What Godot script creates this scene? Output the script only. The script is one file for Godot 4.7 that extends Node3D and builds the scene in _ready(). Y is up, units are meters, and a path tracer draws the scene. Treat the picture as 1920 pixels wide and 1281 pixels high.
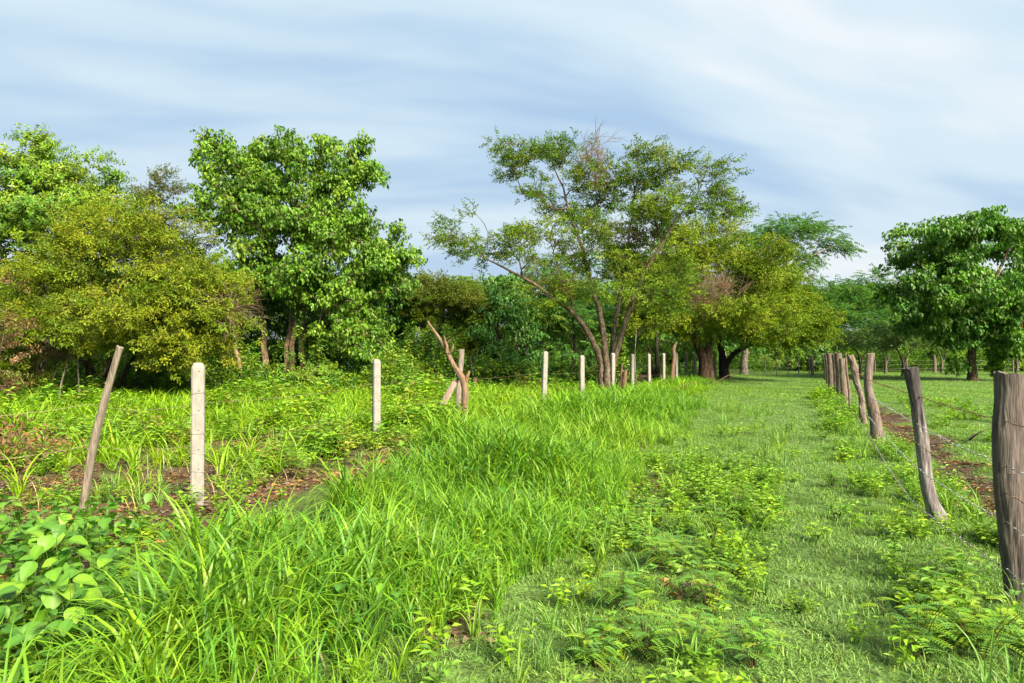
extends Node3D

# ---------------------------------------------------------------- camera geometry (photo pixels -> directions)
const F := 1280.0
const EYE := 1.6
const PITCH := 0.0152
var cam_pos := Vector3(0, EYE, 0)

var hn := FastNoiseLite.new()
var pn := FastNoiseLite.new()
var vn := FastNoiseLite.new()
var M := {}
var taken := {}

func ray(x: float, y: float) -> Vector3:
	var dx := (x - 960.0) / F
	var dy := (640.5 - y) / F
	return Vector3(dx, dy * cos(PITCH) + sin(PITCH), -(cos(PITCH) - dy * sin(PITCH)))

# the point seen at a photo pixel, at a given distance in front of the camera
func at(x: float, y: float, d: float) -> Vector3:
	var r := ray(x, y)
	return cam_pos + r * (d / -r.z)

# the ground point seen at a photo pixel
func on_ground(x: float, y: float) -> Vector3:
	var r := ray(x, y)
	var p := cam_pos + r * (EYE / maxf(-r.y, 0.004))
	p.y = gh(p.x, p.z)
	return p

func foot(x: float, d: float) -> Vector3:
	var X := (x - 960.0) / F * d
	return Vector3(X, gh(X, -d), -d)

func gh(x: float, z: float) -> float:
	var d := -z
	var h := hn.get_noise_2d(x * 0.8, z * 0.8) * 0.05 + hn.get_noise_2d(x * 3.1 + 40.0, z * 3.1) * 0.025
	var s := x - 0.42 * d
	h += 0.10 * exp(-pow((s + 4.3) / 1.6, 2.0)) * smoothstep(2.0, 5.0, d)
	h -= 0.05 * exp(-pow((s - 2.05) / 0.35, 2.0)) * smoothstep(4.0, 7.0, d) * (1.0 - smoothstep(20.0, 26.0, d))
	return h

# ---------------------------------------------------------------- mesh builder
class MB:
	var v := PackedVector3Array()
	var n := PackedVector3Array()
	var c := PackedColorArray()

	func tri(a: Vector3, b: Vector3, d: Vector3, col: Color) -> void:
		var nn := (d - a).cross(b - a).normalized()
		v.append(a); v.append(b); v.append(d)
		n.append(nn); n.append(nn); n.append(nn)
		c.append(col); c.append(col); c.append(col)

	func trin(a: Vector3, b: Vector3, d: Vector3, na: Vector3, nb: Vector3, nd: Vector3, ca: Color, cb: Color, cd: Color) -> void:
		v.append(a); v.append(b); v.append(d)
		n.append(na); n.append(nb); n.append(nd)
		c.append(ca); c.append(cb); c.append(cd)

	func tube(p: PackedVector3Array, r: PackedFloat32Array, sides: int, col: Color, cap := false) -> void:
		if p.size() < 2:
			return
		var side := Vector3.RIGHT
		var rings := []
		var dirs := []
		for i in p.size():
			var t := (p[mini(i + 1, p.size() - 1)] - p[maxi(i - 1, 0)]).normalized()
			if i == 0:
				side = t.cross(Vector3(0.31, 0.2, 0.93)).normalized()
			side = (side - t * side.dot(t)).normalized()
			var up := t.cross(side)
			var ring := PackedVector3Array()
			var dd := PackedVector3Array()
			for k in sides:
				var a := TAU * k / sides
				var o := side * cos(a) + up * sin(a)
				dd.append(o)
				ring.append(p[i] + o * r[i])
			rings.append(ring)
			dirs.append(dd)
		for i in p.size() - 1:
			for k in sides:
				var k2 := (k + 1) % sides
				trin(rings[i][k], rings[i + 1][k], rings[i + 1][k2], dirs[i][k], dirs[i + 1][k], dirs[i + 1][k2], col, col, col)
				trin(rings[i][k], rings[i + 1][k2], rings[i][k2], dirs[i][k], dirs[i + 1][k2], dirs[i][k2], col, col, col)
		if cap:
			var e := p.size() - 1
			for k in sides:
				tri(p[e], rings[e][(k + 1) % sides], rings[e][k], col)

	# a folded leaf: base, direction, face normal
	func leaf(b: Vector3, dir: Vector3, up: Vector3, l: float, w: float, col: Color, fold := 0.25, droop := 0.2, fine := false) -> void:
		var s := dir.cross(up).normalized()
		var u := s.cross(dir).normalized()
		var t := b + dir * l - u * l * droop
		if not fine:
			var m := b + dir * l * 0.42
			var le := m + s * w * 0.5 + u * w * fold * 0.5
			var re := m - s * w * 0.5 + u * w * fold * 0.5
			tri(b, le, t, col)
			tri(b, t, re, col)
			return
		var pts := [0.0, 0.16, 0.4, 0.7, 1.0]
		var ws := [0.12, 0.82, 1.0, 0.66, 0.0]
		for i in 4:
			var c0: Vector3 = b + dir * l * pts[i] - u * l * droop * pts[i] * pts[i]
			var c1: Vector3 = b + dir * l * pts[i + 1] - u * l * droop * pts[i + 1] * pts[i + 1]
			for q in [-1.0, 1.0]:
				var e0: Vector3 = c0 + (s * q + u * fold) * w * 0.5 * ws[i]
				var e1: Vector3 = c1 + (s * q + u * fold) * w * 0.5 * ws[i + 1]
				tri(c0, e0, e1, col)
				if i < 3:
					tri(c0, e1, c1, col)
				else:
					tri(c0, e1, c1, col)

	# an arching grass blade
	func blade(b: Vector3, yaw: float, lean: float, bend: float, l: float, w: float, segs: int, col: Color, twist := 0.0) -> void:
		var out := Vector3(cos(yaw), 0, sin(yaw))
		var a := lean
		var p := b
		var s0 := Vector3(-sin(yaw + twist), 0, cos(yaw + twist))
		var prev_w := w * 0.55
		for i in segs:
			var t1 := float(i + 1) / segs
			a += bend / segs * (0.05 + 2.0 * t1 * t1 * (1.6 - 0.6 * t1))
			var q := p + (out * sin(a) + Vector3.UP * cos(a)) * l / segs
			var ww := w * (1.0 if t1 < 0.55 else maxf(0.0, 1.0 - pow((t1 - 0.55) / 0.45, 1.4)))
			var fold := (out * cos(a) - Vector3.UP * sin(a)) * 0.16
			if i == segs - 1:
				tri(p - s0 * prev_w * 0.5, q, p + s0 * prev_w * 0.5, col)
			else:
				tri(p - s0 * prev_w * 0.5, q - s0 * ww * 0.5, q + fold * ww, col)
				tri(p - s0 * prev_w * 0.5, q + fold * ww, p + fold * prev_w, col)
				tri(p + fold * prev_w, q + fold * ww, q + s0 * ww * 0.5, col)
				tri(p + fold * prev_w, q + s0 * ww * 0.5, p + s0 * prev_w * 0.5, col)
			p = q
			prev_w = ww

	func mesh(m: Material) -> ArrayMesh:
		var a := []
		a.resize(Mesh.ARRAY_MAX)
		a[Mesh.ARRAY_VERTEX] = v
		a[Mesh.ARRAY_NORMAL] = n
		a[Mesh.ARRAY_COLOR] = c
		var out := ArrayMesh.new()
		out.add_surface_from_arrays(Mesh.PRIMITIVE_TRIANGLES, a)
		out.surface_set_material(0, m)
		return out

# ---------------------------------------------------------------- scene helpers
func numbered(called: String) -> String:
	if not taken.has(called):
		taken[called] = 0
		return called
	taken[called] += 1
	return "%s_%03d" % [called, taken[called]]

func tag(o: Node3D, label: String, category := "", group := "", kind := "") -> void:
	o.set_meta("label", label)
	if category: o.set_meta("category", category)
	if group: o.set_meta("group", group)
	if kind: o.set_meta("kind", kind)

func thing(called: String, where: Vector3, label: String, category: String, group := "", kind := "") -> Node3D:
	var o := Node3D.new()
	o.name = numbered(called)
	add_child(o)
	o.position = where
	tag(o, label, category, group, kind)
	return o

func part(called: String, mesh: Mesh, parent: Node3D, label := "") -> MeshInstance3D:
	var o := MeshInstance3D.new()
	o.name = called
	o.mesh = mesh
	parent.add_child(o, true)
	if label: o.set_meta("label", label)
	return o

func copies(called: String, mesh: Mesh, where: Array, tints: Array, parent: Node3D) -> MultiMeshInstance3D:
	var mm := MultiMesh.new()
	mm.transform_format = MultiMesh.TRANSFORM_3D
	mm.use_colors = true
	mm.mesh = mesh
	mm.instance_count = where.size()
	for i in where.size():
		var t: Transform3D = where[i]
		mm.set_instance_transform(i, t)
		var c: Color = tints[i]
		mm.set_instance_color(i, c)
	var o := MultiMeshInstance3D.new()
	o.name = called
	o.multimesh = mm
	o.set_meta("kind", "stuff")
	parent.add_child(o, true)
	return o

func rng_of(k: int) -> RandomNumberGenerator:
	var r := RandomNumberGenerator.new()
	r.seed = k
	return r

func rdir(r: RandomNumberGenerator) -> Vector3:
	var y := r.randf_range(-1, 1)
	var a := r.randf() * TAU
	var q := sqrt(1.0 - y * y)
	return Vector3(q * cos(a), y, q * sin(a))

func jit(c: Color, r: RandomNumberGenerator, k: float) -> Color:
	var b := 1.0 + r.randf_range(-k, k)
	return Color(c.r * b * (1.0 + r.randf_range(-k, k) * 0.6), c.g * b, c.b * b * (1.0 + r.randf_range(-k, k)))

# ---------------------------------------------------------------- materials
func noise_image(w: int, h: int, fx: float, fy: float, sd: int, lo: Color, hi: Color, contrast: float, fx2 := 0.0, fy2 := 0.0) -> ImageTexture:
	var n := FastNoiseLite.new()
	n.seed = sd
	n.frequency = 1.0
	n.fractal_octaves = 4
	var im := Image.create(w, h, false, Image.FORMAT_RGB8)
	for y in h:
		for x in w:
			# wrap by crossfading near the edges
			var u := float(x) / w
			var t := float(y) / h
			var a := n.get_noise_2d(u * fx, t * fy)
			var b := n.get_noise_2d((u - 1.0) * fx, t * fy)
			var k := smoothstep(0.75, 1.0, u)
			var val := lerpf(a, b, k)
			if fx2 > 0.0:
				val = val * 0.6 + 0.6 * n.get_noise_2d(u * fx2 + 77.0, t * fy2)
			val = clampf(0.5 + val * contrast, 0.0, 1.0)
			im.set_pixel(x, y, lo.lerp(hi, val))
	return ImageTexture.create_from_image(im)

func leaf_material(called: String, rough: float, back: Color, spec := 0.4) -> StandardMaterial3D:
	var m := StandardMaterial3D.new()
	m.resource_name = called
	m.vertex_color_use_as_albedo = true
	m.roughness = rough
	m.metallic_specular = spec
	m.cull_mode = BaseMaterial3D.CULL_DISABLED
	m.backlight_enabled = true
	m.backlight = back
	return m

func solid(called: String, tex: Texture2D, scale: Vector3, rough: float, relief: float, relief_tex: Texture2D = null) -> StandardMaterial3D:
	var m := StandardMaterial3D.new()
	m.resource_name = called
	m.vertex_color_use_as_albedo = true
	m.albedo_texture = tex
	m.uv1_triplanar = true
	m.uv1_scale = scale
	m.uv1_triplanar_sharpness = 4.0
	m.roughness = rough
	m.metallic_specular = 0.3
	if relief > 0.0:
		m.heightmap_enabled = true
		m.heightmap_texture = relief_tex if relief_tex else tex
		m.heightmap_scale = relief
	return m

func make_materials() -> void:
	M.blade = leaf_material("grass_blade", 0.45, Color(0.75, 0.85, 0.35), 0.4)
	M.leaf = leaf_material("leaf", 0.5, Color(0.7, 0.85, 0.3), 0.42)
	M.soft_leaf = leaf_material("soft_leaf", 0.6, Color(0.75, 0.85, 0.35), 0.3)
	M.dead = leaf_material("dead_leaf", 0.8, Color(0.5, 0.4, 0.25), 0.2)
	var grain := noise_image(256, 512, 46.0, 5.0, 3, Color(0.60, 0.59, 0.58), Color(1, 1, 1), 1.0, 8.0, 3.0)
	M.wood = solid("weathered_wood", grain, Vector3(2.5, 1.2, 2.5), 0.85, 0.9)
	var bark := noise_image(256, 256, 18.0, 7.0, 9, Color(0.45, 0.43, 0.42), Color(1, 1, 1), 1.1, 5.0, 4.0)
	M.bark = solid("bark", bark, Vector3(1.3, 0.8, 1.3), 0.9, 2.0)
	var gritty := noise_image(256, 256, 60.0, 60.0, 12, Color(0.78, 0.77, 0.75), Color(1, 1, 1), 0.7, 6.0, 4.0)
	M.concrete = solid("concrete", gritty, Vector3(2.2, 1.3, 2.2), 0.9, 0.1)
	var soil := noise_image(512, 512, 70.0, 70.0, 21, Color(0.55, 0.52, 0.5), Color(1, 1, 1), 1.0, 14.0, 14.0)
	M.ground = solid("ground", soil, Vector3(0.45, 0.45, 0.45), 0.95, 2.5)
	M.wire = StandardMaterial3D.new()
	M.wire.resource_name = "galvanised_wire"
	M.wire.vertex_color_use_as_albedo = true
	M.wire.metallic = 0.5
	M.wire.roughness = 0.5

# ---------------------------------------------------------------- sky
func make_sky() -> PanoramaSkyMaterial:
	var w := 2048
	var h := 1024
	var n := FastNoiseLite.new()
	n.seed = 64
	n.frequency = 1.0
	n.fractal_octaves = 5
	n.fractal_gain = 0.5
	var n2 := FastNoiseLite.new()
	n2.seed = 83
	n2.frequency = 1.0
	n2.fractal_octaves = 3
	var im := Image.create(w, h, false, Image.FORMAT_RGBF)
	var haze := Color(0.56, 0.655, 0.755) * SKY
	im.fill(haze)
	var blue := Color(0.35, 0.515, 0.715)
	var pale := Color(0.575, 0.71, 0.81)
	var white := Color(0.79, 0.825, 0.855)
	for y in h / 2:
		var el := (0.5 - (y + 0.5) / h) * PI
		var k := 1.0 / (sin(el) + 0.16)
		for x in w:
			var az := (float(x) / w) * TAU
			# a flat cloud deck seen from below: streaks lie along one direction
			var px := cos(az) * cos(el) * k
			var pz := -sin(az) * cos(el) * k
			var q := -px * 0.25 + pz * 0.97
			var r := px * 0.97 + pz * 0.25
			var warp := n2.get_noise_2d(q * 0.30 + 5.0, r * 0.30) * 0.25
			var a := n.get_noise_2d(q * 0.24 + warp * 0.3, r * 0.62 + warp)
			var b := n2.get_noise_2d(q * 0.16 + 20.0, r * 0.24 - 9.0)
			var e := n.get_noise_2d(q * 0.9 + 60.0, r * 3.4 + warp * 3.0)
			var cover := clampf(0.56 + a * 0.75 + b * 0.75 + e * 0.27, 0.0, 1.0)
			var c := blue.lerp(pale, smoothstep(0.0, 0.55, cover)).lerp(white, smoothstep(0.5, 1.0, cover))
			c = c.lerp(Color(0.62, 0.70, 0.77), 0.65 * exp(-el / 0.16))
			im.set_pixel(x, y, Color(c.r * SKY, c.g * SKY, c.b * SKY))
	var m := PanoramaSkyMaterial.new()
	m.panorama = ImageTexture.create_from_image(im)
	return m

const EXPOSURE := 4.25
const SKY := 0.275

func _ready() -> void:
	hn.seed = 4; hn.frequency = 0.5; hn.fractal_octaves = 2
	pn.seed = 8; pn.frequency = 0.45; pn.fractal_octaves = 3
	vn.seed = 15; vn.frequency = 1.0; vn.fractal_octaves = 3
	# ---- camera
	var cam := Camera3D.new()
	cam.name = "camera"
	cam.fov = rad_to_deg(2.0 * atan(640.5 / F))
	cam.near = 0.05
	cam.far = 3000.0
	add_child(cam)
	cam.position = cam_pos
	cam.rotation.x = PITCH
	cam.current = true
	# ---- sky and exposure
	var env := Environment.new()
	env.background_mode = Environment.BG_SKY
	env.sky = Sky.new()
	env.sky.sky_material = make_sky()
	env.tonemap_mode = Environment.TONE_MAPPER_LINEAR
	env.tonemap_exposure = EXPOSURE
	env.sdfgi_enabled = true
	env.ssao_enabled = true
	env.ssil_enabled = true
	var we := WorldEnvironment.new()
	we.name = "environment"
	we.environment = env
	add_child(we)
	# ---- sun, veiled by thin cloud, over the viewer's right shoulder
	var sun := DirectionalLight3D.new()
	sun.name = "sun"
	sun.light_energy = 1.5
	sun.light_color = Color(1.0, 0.95, 0.84)
	sun.light_angular_distance = 24.0
	sun.shadow_enabled = true
	add_child(sun)
	sun.rotation = Vector3(deg_to_rad(-37), deg_to_rad(36), 0)

	make_materials()
	make_ground()
	make_sprigs()
	make_trees()
	make_fences()
	make_wood_things()
	make_grass()
	make_plants()

# ---------------------------------------------------------------- where things grow (s: metres across the lane, measured from its vanishing line)
func across(x: float, d: float) -> float:
	return x - 0.42 * d

func tall_edge(d: float) -> float:
	return -1.35 - 0.07 * d

# share of bare soil at a spot
func bare(x: float, d: float) -> float:
	var s := across(x, d)
	var n := pn.get_noise_2d(x * 1.2, d * 1.2)
	var b := 0.0
	if s < -4.6 - 0.1 * d and d < 17.0:
		b = smoothstep(-0.08, 0.22, n + 0.48 * (1.0 - smoothstep(6.5, 13.0, d)) - 0.04)
	if s > 1.5 and s < 2.9 and d < 21.0:
		b = maxf(b, smoothstep(0.46, 0.24, absf(s - 2.18 - n * 0.45)) * smoothstep(-0.6, -0.35, n))
	if s > -2.2 and s < -0.6 and d < 9.0:
		b = maxf(b, smoothstep(0.16, 0.34, n))
	return b

func make_ground() -> void:
	var xs := PackedFloat32Array()
	var zs := PackedFloat32Array()
	var x := -1.0
	var col := []
	var g := 0.0
	while g < 700.0:
		col.append(g)
		g += 0.16 + g * 0.035
	for i in range(col.size() - 1, 0, -1): xs.append(-col[i])
	for i in col.size(): xs.append(col[i])
	for i in range(10, 0, -1): zs.append(30.0 * i * i / 10.0)
	g = 0.0
	while g < 900.0:
		zs.append(-g)
		g += 0.14 + g * 0.03
	var v := PackedVector3Array()
	var c := PackedColorArray()
	var nrm := PackedVector3Array()
	var idx := PackedInt32Array()
	for j in zs.size():
		for i in xs.size():
			var X := xs[i]
			var Z := zs[j]
			v.append(Vector3(X, gh(X, Z), Z))
			nrm.append(Vector3(gh(X - 0.05, Z) - gh(X + 0.05, Z), 0.1, gh(X, Z - 0.05) - gh(X, Z + 0.05)).normalized())
			var b := bare(X, -Z) if Z < 0.0 else 0.0
			var s := across(X, -Z)
			var turf := Color(0.105, 0.19, 0.045) if s > -4.0 else Color(0.085, 0.13, 0.03)
			var soil := Color(0.115, 0.075, 0.05)
			if s < -7.0 and -Z > 24.0: turf = Color(0.14, 0.105, 0.065)
			if s > 1.7 and s < 2.5: soil = Color(0.075, 0.048, 0.034)
			c.append(turf.lerp(soil, b))
	for j in zs.size() - 1:
		for i in xs.size() - 1:
			var a := j * xs.size() + i
			idx.append_array([a, a + xs.size() + 1, a + 1, a, a + xs.size(), a + xs.size() + 1])
	var arr := []
	arr.resize(Mesh.ARRAY_MAX)
	arr[Mesh.ARRAY_VERTEX] = v
	arr[Mesh.ARRAY_NORMAL] = nrm
	arr[Mesh.ARRAY_COLOR] = c
	arr[Mesh.ARRAY_INDEX] = idx
	var am := ArrayMesh.new()
	am.add_surface_from_arrays(Mesh.PRIMITIVE_TRIANGLES, arr)
	am.surface_set_material(0, M.ground)
	var o := part("ground", am, self)
	tag(o, "flat ground of soil and turf under the grass", "ground", "", "structure")

# ---------------------------------------------------------------- leaf sprigs, shared by the trees
var S := {}

func make_sprigs() -> void:
	# spray: flat twig with small alternate leaflets (olive tree, thorn trees)
	S.spray = []
	for k in 4:
		var r := rng_of(100 + k)
		var b := MB.new()
		for q in 4:
			var d0 := Vector3(r.randf_range(-0.9, 0.9), r.randf_range(0.45, 1.0), r.randf_range(-0.45, 0.45)).normalized()
			var p0 := Vector3(0, 0.05 * q, 0)
			var L := r.randf_range(0.22, 0.40)
			b.tube(PackedVector3Array([p0, p0 + d0 * L * 0.5, p0 + d0 * L + Vector3(0, 0, -0.03)]), PackedFloat32Array([0.005, 0.0035, 0.0015]), 3, Color(0.55, 0.42, 0.3))
			for i in 7:
				var t := 0.2 + 0.8 * i / 6.0
				var o := rdir(r)
				b.leaf(p0 + d0 * L * t + o * 0.012, (d0 * 0.7 + o).normalized(), (Vector3(0, 0, 1) + rdir(r) * 0.7).normalized(), r.randf_range(0.065, 0.115), r.randf_range(0.032, 0.052), jit(Color(0.85, 0.85, 0.85), r, 0.24), 0.3, 0.3)
		S.spray.append(b.mesh(M.soft_leaf))
	# broad: large heart-shaped leaves hanging from long stalks
	S.broad = []
	for k in 4:
		var r := rng_of(200 + k)
		var b := MB.new()
		b.tube(PackedVector3Array([Vector3(0, -0.15, 0), Vector3(0, 0.05, 0), Vector3(0.03, 0.2, 0.02)]), PackedFloat32Array([0.007, 0.006, 0.003]), 3, Color(0.5, 0.55, 0.35))
		for i in 11:
			var a := r.randf() * TAU
			var o := Vector3(cos(a), 0, sin(a))
			var p := Vector3(0.02, r.randf_range(-0.05, 0.2), 0.01) + o * r.randf_range(0.05, 0.17)
			var dir := (o * r.randf_range(0.2, 0.9) + Vector3.DOWN * r.randf_range(0.35, 1.0)).normalized()
			b.leaf(p, dir, (o * 0.9 + Vector3.UP * 0.6 + rdir(r) * 0.35).normalized(), r.randf_range(0.13, 0.20), r.randf_range(0.095, 0.145), jit(Color(0.85, 0.85, 0.85), r, 0.24), 0.28, 0.15)
		S.broad.append(b.mesh(M.leaf))
	# frond: long compound leaf with narrow leaflets
	S.frond = []
	for k in 3:
		var r := rng_of(300 + k)
		var b := MB.new()
		for i in 9:
			var t := 0.1 + 0.9 * i / 8.0
			for q in [-1.0, 1.0]:
				if r.randf() < 0.12: continue
				var p := Vector3(0, 0.55 * t, -0.22 * t * t)
				b.leaf(p, Vector3(q, r.randf_range(0.2, 0.7), -0.3 + r.randf_range(-0.4, 0.3)).normalized(), Vector3(r.randf_range(-0.4, 0.4), 0, 1).normalized(), 0.17 * (1.15 - 0.45 * t) * r.randf_range(0.8, 1.2), 0.055, jit(Color(0.85, 0.85, 0.85), r, 0.2), 0.2, 0.3)
		S.frond.append(b.mesh(M.soft_leaf))
	# bush: medium oval leaves on a short twig
	S.bush = []
	for k in 4:
		var r := rng_of(400 + k)
		var b := MB.new()
		b.tube(PackedVector3Array([Vector3(0, -0.1, 0), Vector3(0.02, 0.15, 0), Vector3(0.03, 0.32, 0.02)]), PackedFloat32Array([0.006, 0.004, 0.002]), 3, Color(0.35, 0.3, 0.18))
		for i in 13:
			var a := i * 2.4 + r.randf_range(-0.4, 0.4)
			var o := Vector3(cos(a), 0, sin(a))
			var p := Vector3(0.02, 0.34 * i / 13.0, 0)
			b.leaf(p, (o + Vector3.UP * r.randf_range(-0.4, 0.6)).normalized(), (Vector3.UP + o * 0.4 + rdir(r) * 0.5).normalized(), r.randf_range(0.085, 0.14), r.randf_range(0.045, 0.07), jit(Color(0.85, 0.85, 0.85), r, 0.24), 0.28, 0.25)
		S.bush.append(b.mesh(M.leaf))
	# twig: leafless brown twigs
	S.twig = []
	for k in 3:
		var r := rng_of(500 + k)
		var b := MB.new()
		for i in 7:
			var d0 := (Vector3(0, 1, 0) + rdir(r) * 0.7).normalized()
			var p0 := Vector3(0, 0.06 * i, 0)
			b.tube(PackedVector3Array([p0, p0 + d0 * 0.25, p0 + d0 * 0.5 + rdir(r) * 0.08]), PackedFloat32Array([0.006, 0.004, 0.0015]), 3, Color(1, 1, 1))
		S.twig.append(b.mesh(M.soft_leaf))

# ---------------------------------------------------------------- trees
# stems: [[points], r0, r1]; blobs: [centre, radii, share]; all relative to the tree's base
func tree(o: Dictionary) -> Node3D:
	var r := rng_of(o.seed)
	var root := thing(o.name, o.base, o.label, o.get("category", "tree"), o.get("group", ""))
	var pos := PackedVector3Array()
	var dirs := PackedVector3Array()
	var rad := PackedFloat32Array()
	var par := PackedInt32Array()
	var load_ := PackedFloat32Array()
	var bark: Color = o.get("bark", Color(0.22, 0.17, 0.12))
	for st in o.stems:
		var pts: Array = st[0]
		var p := PackedVector3Array()
		var rr := PackedFloat32Array()
		var total := 0
		for i in pts.size() - 1:
			var a: Vector3 = pts[i]
			var b: Vector3 = pts[i + 1]
			var pa: Vector3 = pts[maxi(i - 1, 0)]
			var pb: Vector3 = pts[mini(i + 2, pts.size() - 1)]
			var k := maxi(2, int(a.distance_to(b) / 0.28))
			for j in k + (1 if i == pts.size() - 2 else 0):
				var q := a.cubic_interpolate(b, pa, pb, float(j) / k)
				q += Vector3(vn.get_noise_2d(q.y * 1.1, r.seed % 97), 0, vn.get_noise_2d(q.y * 1.1 + 50, r.seed % 89)) * 0.09 * clampf(q.y, 0.0, 1.0)
				p.append(q)
		var first := pos.size()
		for i in p.size():
			var t := float(i) / (p.size() - 1)
			var rd: float = lerpf(st[1], st[2], pow(t, 0.8))
			if i < 3 and p[0].y < 0.3: rd *= 1.0 + 0.35 * (1.0 - i / 3.0)
			rr.append(rd)
			pos.append(p[i])
			dirs.append((p[mini(i + 1, p.size() - 1)] - p[maxi(i - 1, 0)]).normalized())
			rad.append(rd)
			par.append(-1)
		var mb := MB.new()
		mb.tube(p, rr, 10 if st[1] > 0.07 else 6, bark)
		part("trunk", mb.mesh(M.bark), root)
	# clumps
	var clumps := []
	var shares := 0.0
	for bl in o.blobs: shares += bl[2]
	for bl in o.blobs:
		var k := int(round(o.n * bl[2] / shares))
		for i in k:
			var q := rdir(r) * pow(r.randf(), 0.42)
			var c: Vector3 = bl[0] + q * bl[1] * r.randf_range(0.86, 1.1)
			if c.y > 0.5: clumps.append(c)
	var low: Vector3 = o.get("fork", Vector3(0, 1.5, 0))
	clumps.sort_custom(func(a, b): return a.distance_to(low) < b.distance_to(low))
	var mb2 := MB.new()
	var chains := []
	for c in clumps:
		var best := -1
		var bs := 1e9
		for i in pos.size():
			var dv: Vector3 = c - pos[i]
			var dist := dv.length()
			if dist > bs: continue
			var fwd := dv.dot(dirs[i]) / maxf(dist, 0.01)
			var sc := dist * (1.35 - 0.35 * fwd) + (0.5 if dv.y < 0.0 else 0.0) + (0.8 if pos[i].y < low.y * 0.7 else 0.0)
			if sc < bs:
				bs = sc
				best = i
		var a: Vector3 = pos[best]
		var dist: float = a.distance_to(c)
		var ctl: Vector3 = a + (dirs[best] * 0.5 + Vector3.UP * 0.25) * dist * 0.55
		var k := maxi(2, int(dist / 0.35))
		var chain := PackedInt32Array([best])
		var last := best
		for j in range(1, k + 1):
			var t := float(j) / k
			var q: Vector3 = a.lerp(ctl, t).lerp(ctl.lerp(c, t), t) + rdir(r) * 0.05 * dist / k
			var pd := (q - pos[last]).normalized()
			pos.append(q); dirs.append(pd); rad.append(0.0); par.append(last)
			last = pos.size() - 1
			chain.append(last)
		chains.append(chain)
	# pipe-model thickness for the branches
	load_.resize(pos.size())
	load_.fill(0.0)
	for i in range(pos.size() - 1, -1, -1):
		if par[i] >= 0:
			load_[i] = maxf(load_[i], 0.00035)
			load_[par[i]] += load_[i] * 0.98 + 0.000004
	var tipr: float = o.get("tip", 1.0)
	for ch in chains:
		var p := PackedVector3Array()
		var rr := PackedFloat32Array()
		for i in ch:
			p.append(pos[i])
			var v := sqrt(maxf(load_[i], 0.0003)) * 0.62 * tipr
			rr.append(minf(v, 0.16))
		if rad[ch[0]] > 0.0: rr[0] = minf(rr[1] * 1.15, rad[ch[0]])
		rr[rr.size() - 1] = 0.006
		mb2.tube(p, rr, 5, bark)
	var crown_x := {}
	var meshes: Array = S[o.sprig]
	var lists := []
	var tl := []
	for m in meshes: lists.append([]); tl.append([])
	var cr: Vector3 = o.get("clump", Vector3(0.55, 0.3, 0.55))
	var scale: float = o.get("scale", 1.0)
	var tints: Array = o.tints
	var mid := Vector3.ZERO
	for c in clumps: mid += c
	mid /= maxf(clumps.size(), 1)
	var upright: bool = o.get("upright", false)
	for c in clumps:
		var tint: Color = jit(tints[r.randi() % tints.size()], r, 0.12)
		var away: Vector3 = (c - mid)
		away.y *= 0.4
		away = away.normalized()
		var cs := r.randf_range(0.7, 1.25)
		for t in 3:
			var e: Vector3 = c + rdir(r) * cr * cs * 0.9
			mb2.tube(PackedVector3Array([c, c.lerp(e, 0.5) + Vector3.UP * 0.05, e]), PackedFloat32Array([0.008, 0.006, 0.003]), 3, bark)
		for i in int(o.per * cs * cs):
			var off := rdir(r) * pow(r.randf(), 0.5)
			var p: Vector3 = c + off * cr * cs
			var bs: Basis
			var s := scale * r.randf_range(0.75, 1.25)
			if upright:
				bs = Basis(Vector3.UP, r.randf() * TAU) * Basis(Vector3.RIGHT, r.randf_range(-0.5, 0.5))
			else:
				var dy := (away * 0.7 + off * Vector3(1, 0.5, 1) + rdir(r) * 0.5)
				dy.y = dy.y * 0.5 + r.randf_range(-0.25, 0.3)
				dy = dy.normalized()
				var zz := (Vector3.UP + rdir(r) * 0.55)
				var xx := dy.cross(zz).normalized()
				zz = xx.cross(dy).normalized()
				bs = Basis(xx, dy, zz)
			var w := r.randi() % meshes.size()
			lists[w].append(Transform3D(bs.scaled_local(Vector3.ONE * s), p))
			tl[w].append(jit(tint, r, 0.16))
	if o.has("dead"):
		var dl := []
		var dt := []
		for i in o.dead_n:
			var bl: Array = o.dead[r.randi() % o.dead.size()]
			var dirv := (rdir(r) + Vector3.UP * 0.4).normalized()
			var xx := dirv.cross(Vector3(0.3, 0.2, 0.9)).normalized()
			dl.append(Transform3D(Basis(xx, dirv, xx.cross(dirv)).scaled_local(Vector3.ONE * r.randf_range(0.9, 1.7)), bl[0] + rdir(r) * bl[1] * pow(r.randf(), 0.4)))
			dt.append(jit(Color(0.22, 0.15, 0.10), r, 0.25))
		copies("dead_twigs", S.twig[0], dl, dt, root)
	if mb2.v.size(): part("limbs", mb2.mesh(M.bark), root)
	for w in meshes.size():
		if lists[w].size(): copies("crown", meshes[w], lists[w], tl[w], root)
	return root

# blob from the photo: centre and half-sizes in pixels at a distance, depth in metres
func blob(base: Vector3, x: float, y: float, d: float, rx: float, ry: float, rz: float, share := 0.0) -> Array:
	var c := at(x, y, d) - base
	return [c, Vector3(rx * d / F, ry * d / F, rz), share if share > 0.0 else rx * ry * 0.001]

func stem(base: Vector3, pts: Array, r0: float, r1: float) -> Array:
	var out := []
	for q in pts:
		out.append(at(q[0], q[1], q[2]) - base)
	return [out, r0, r1]

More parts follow.
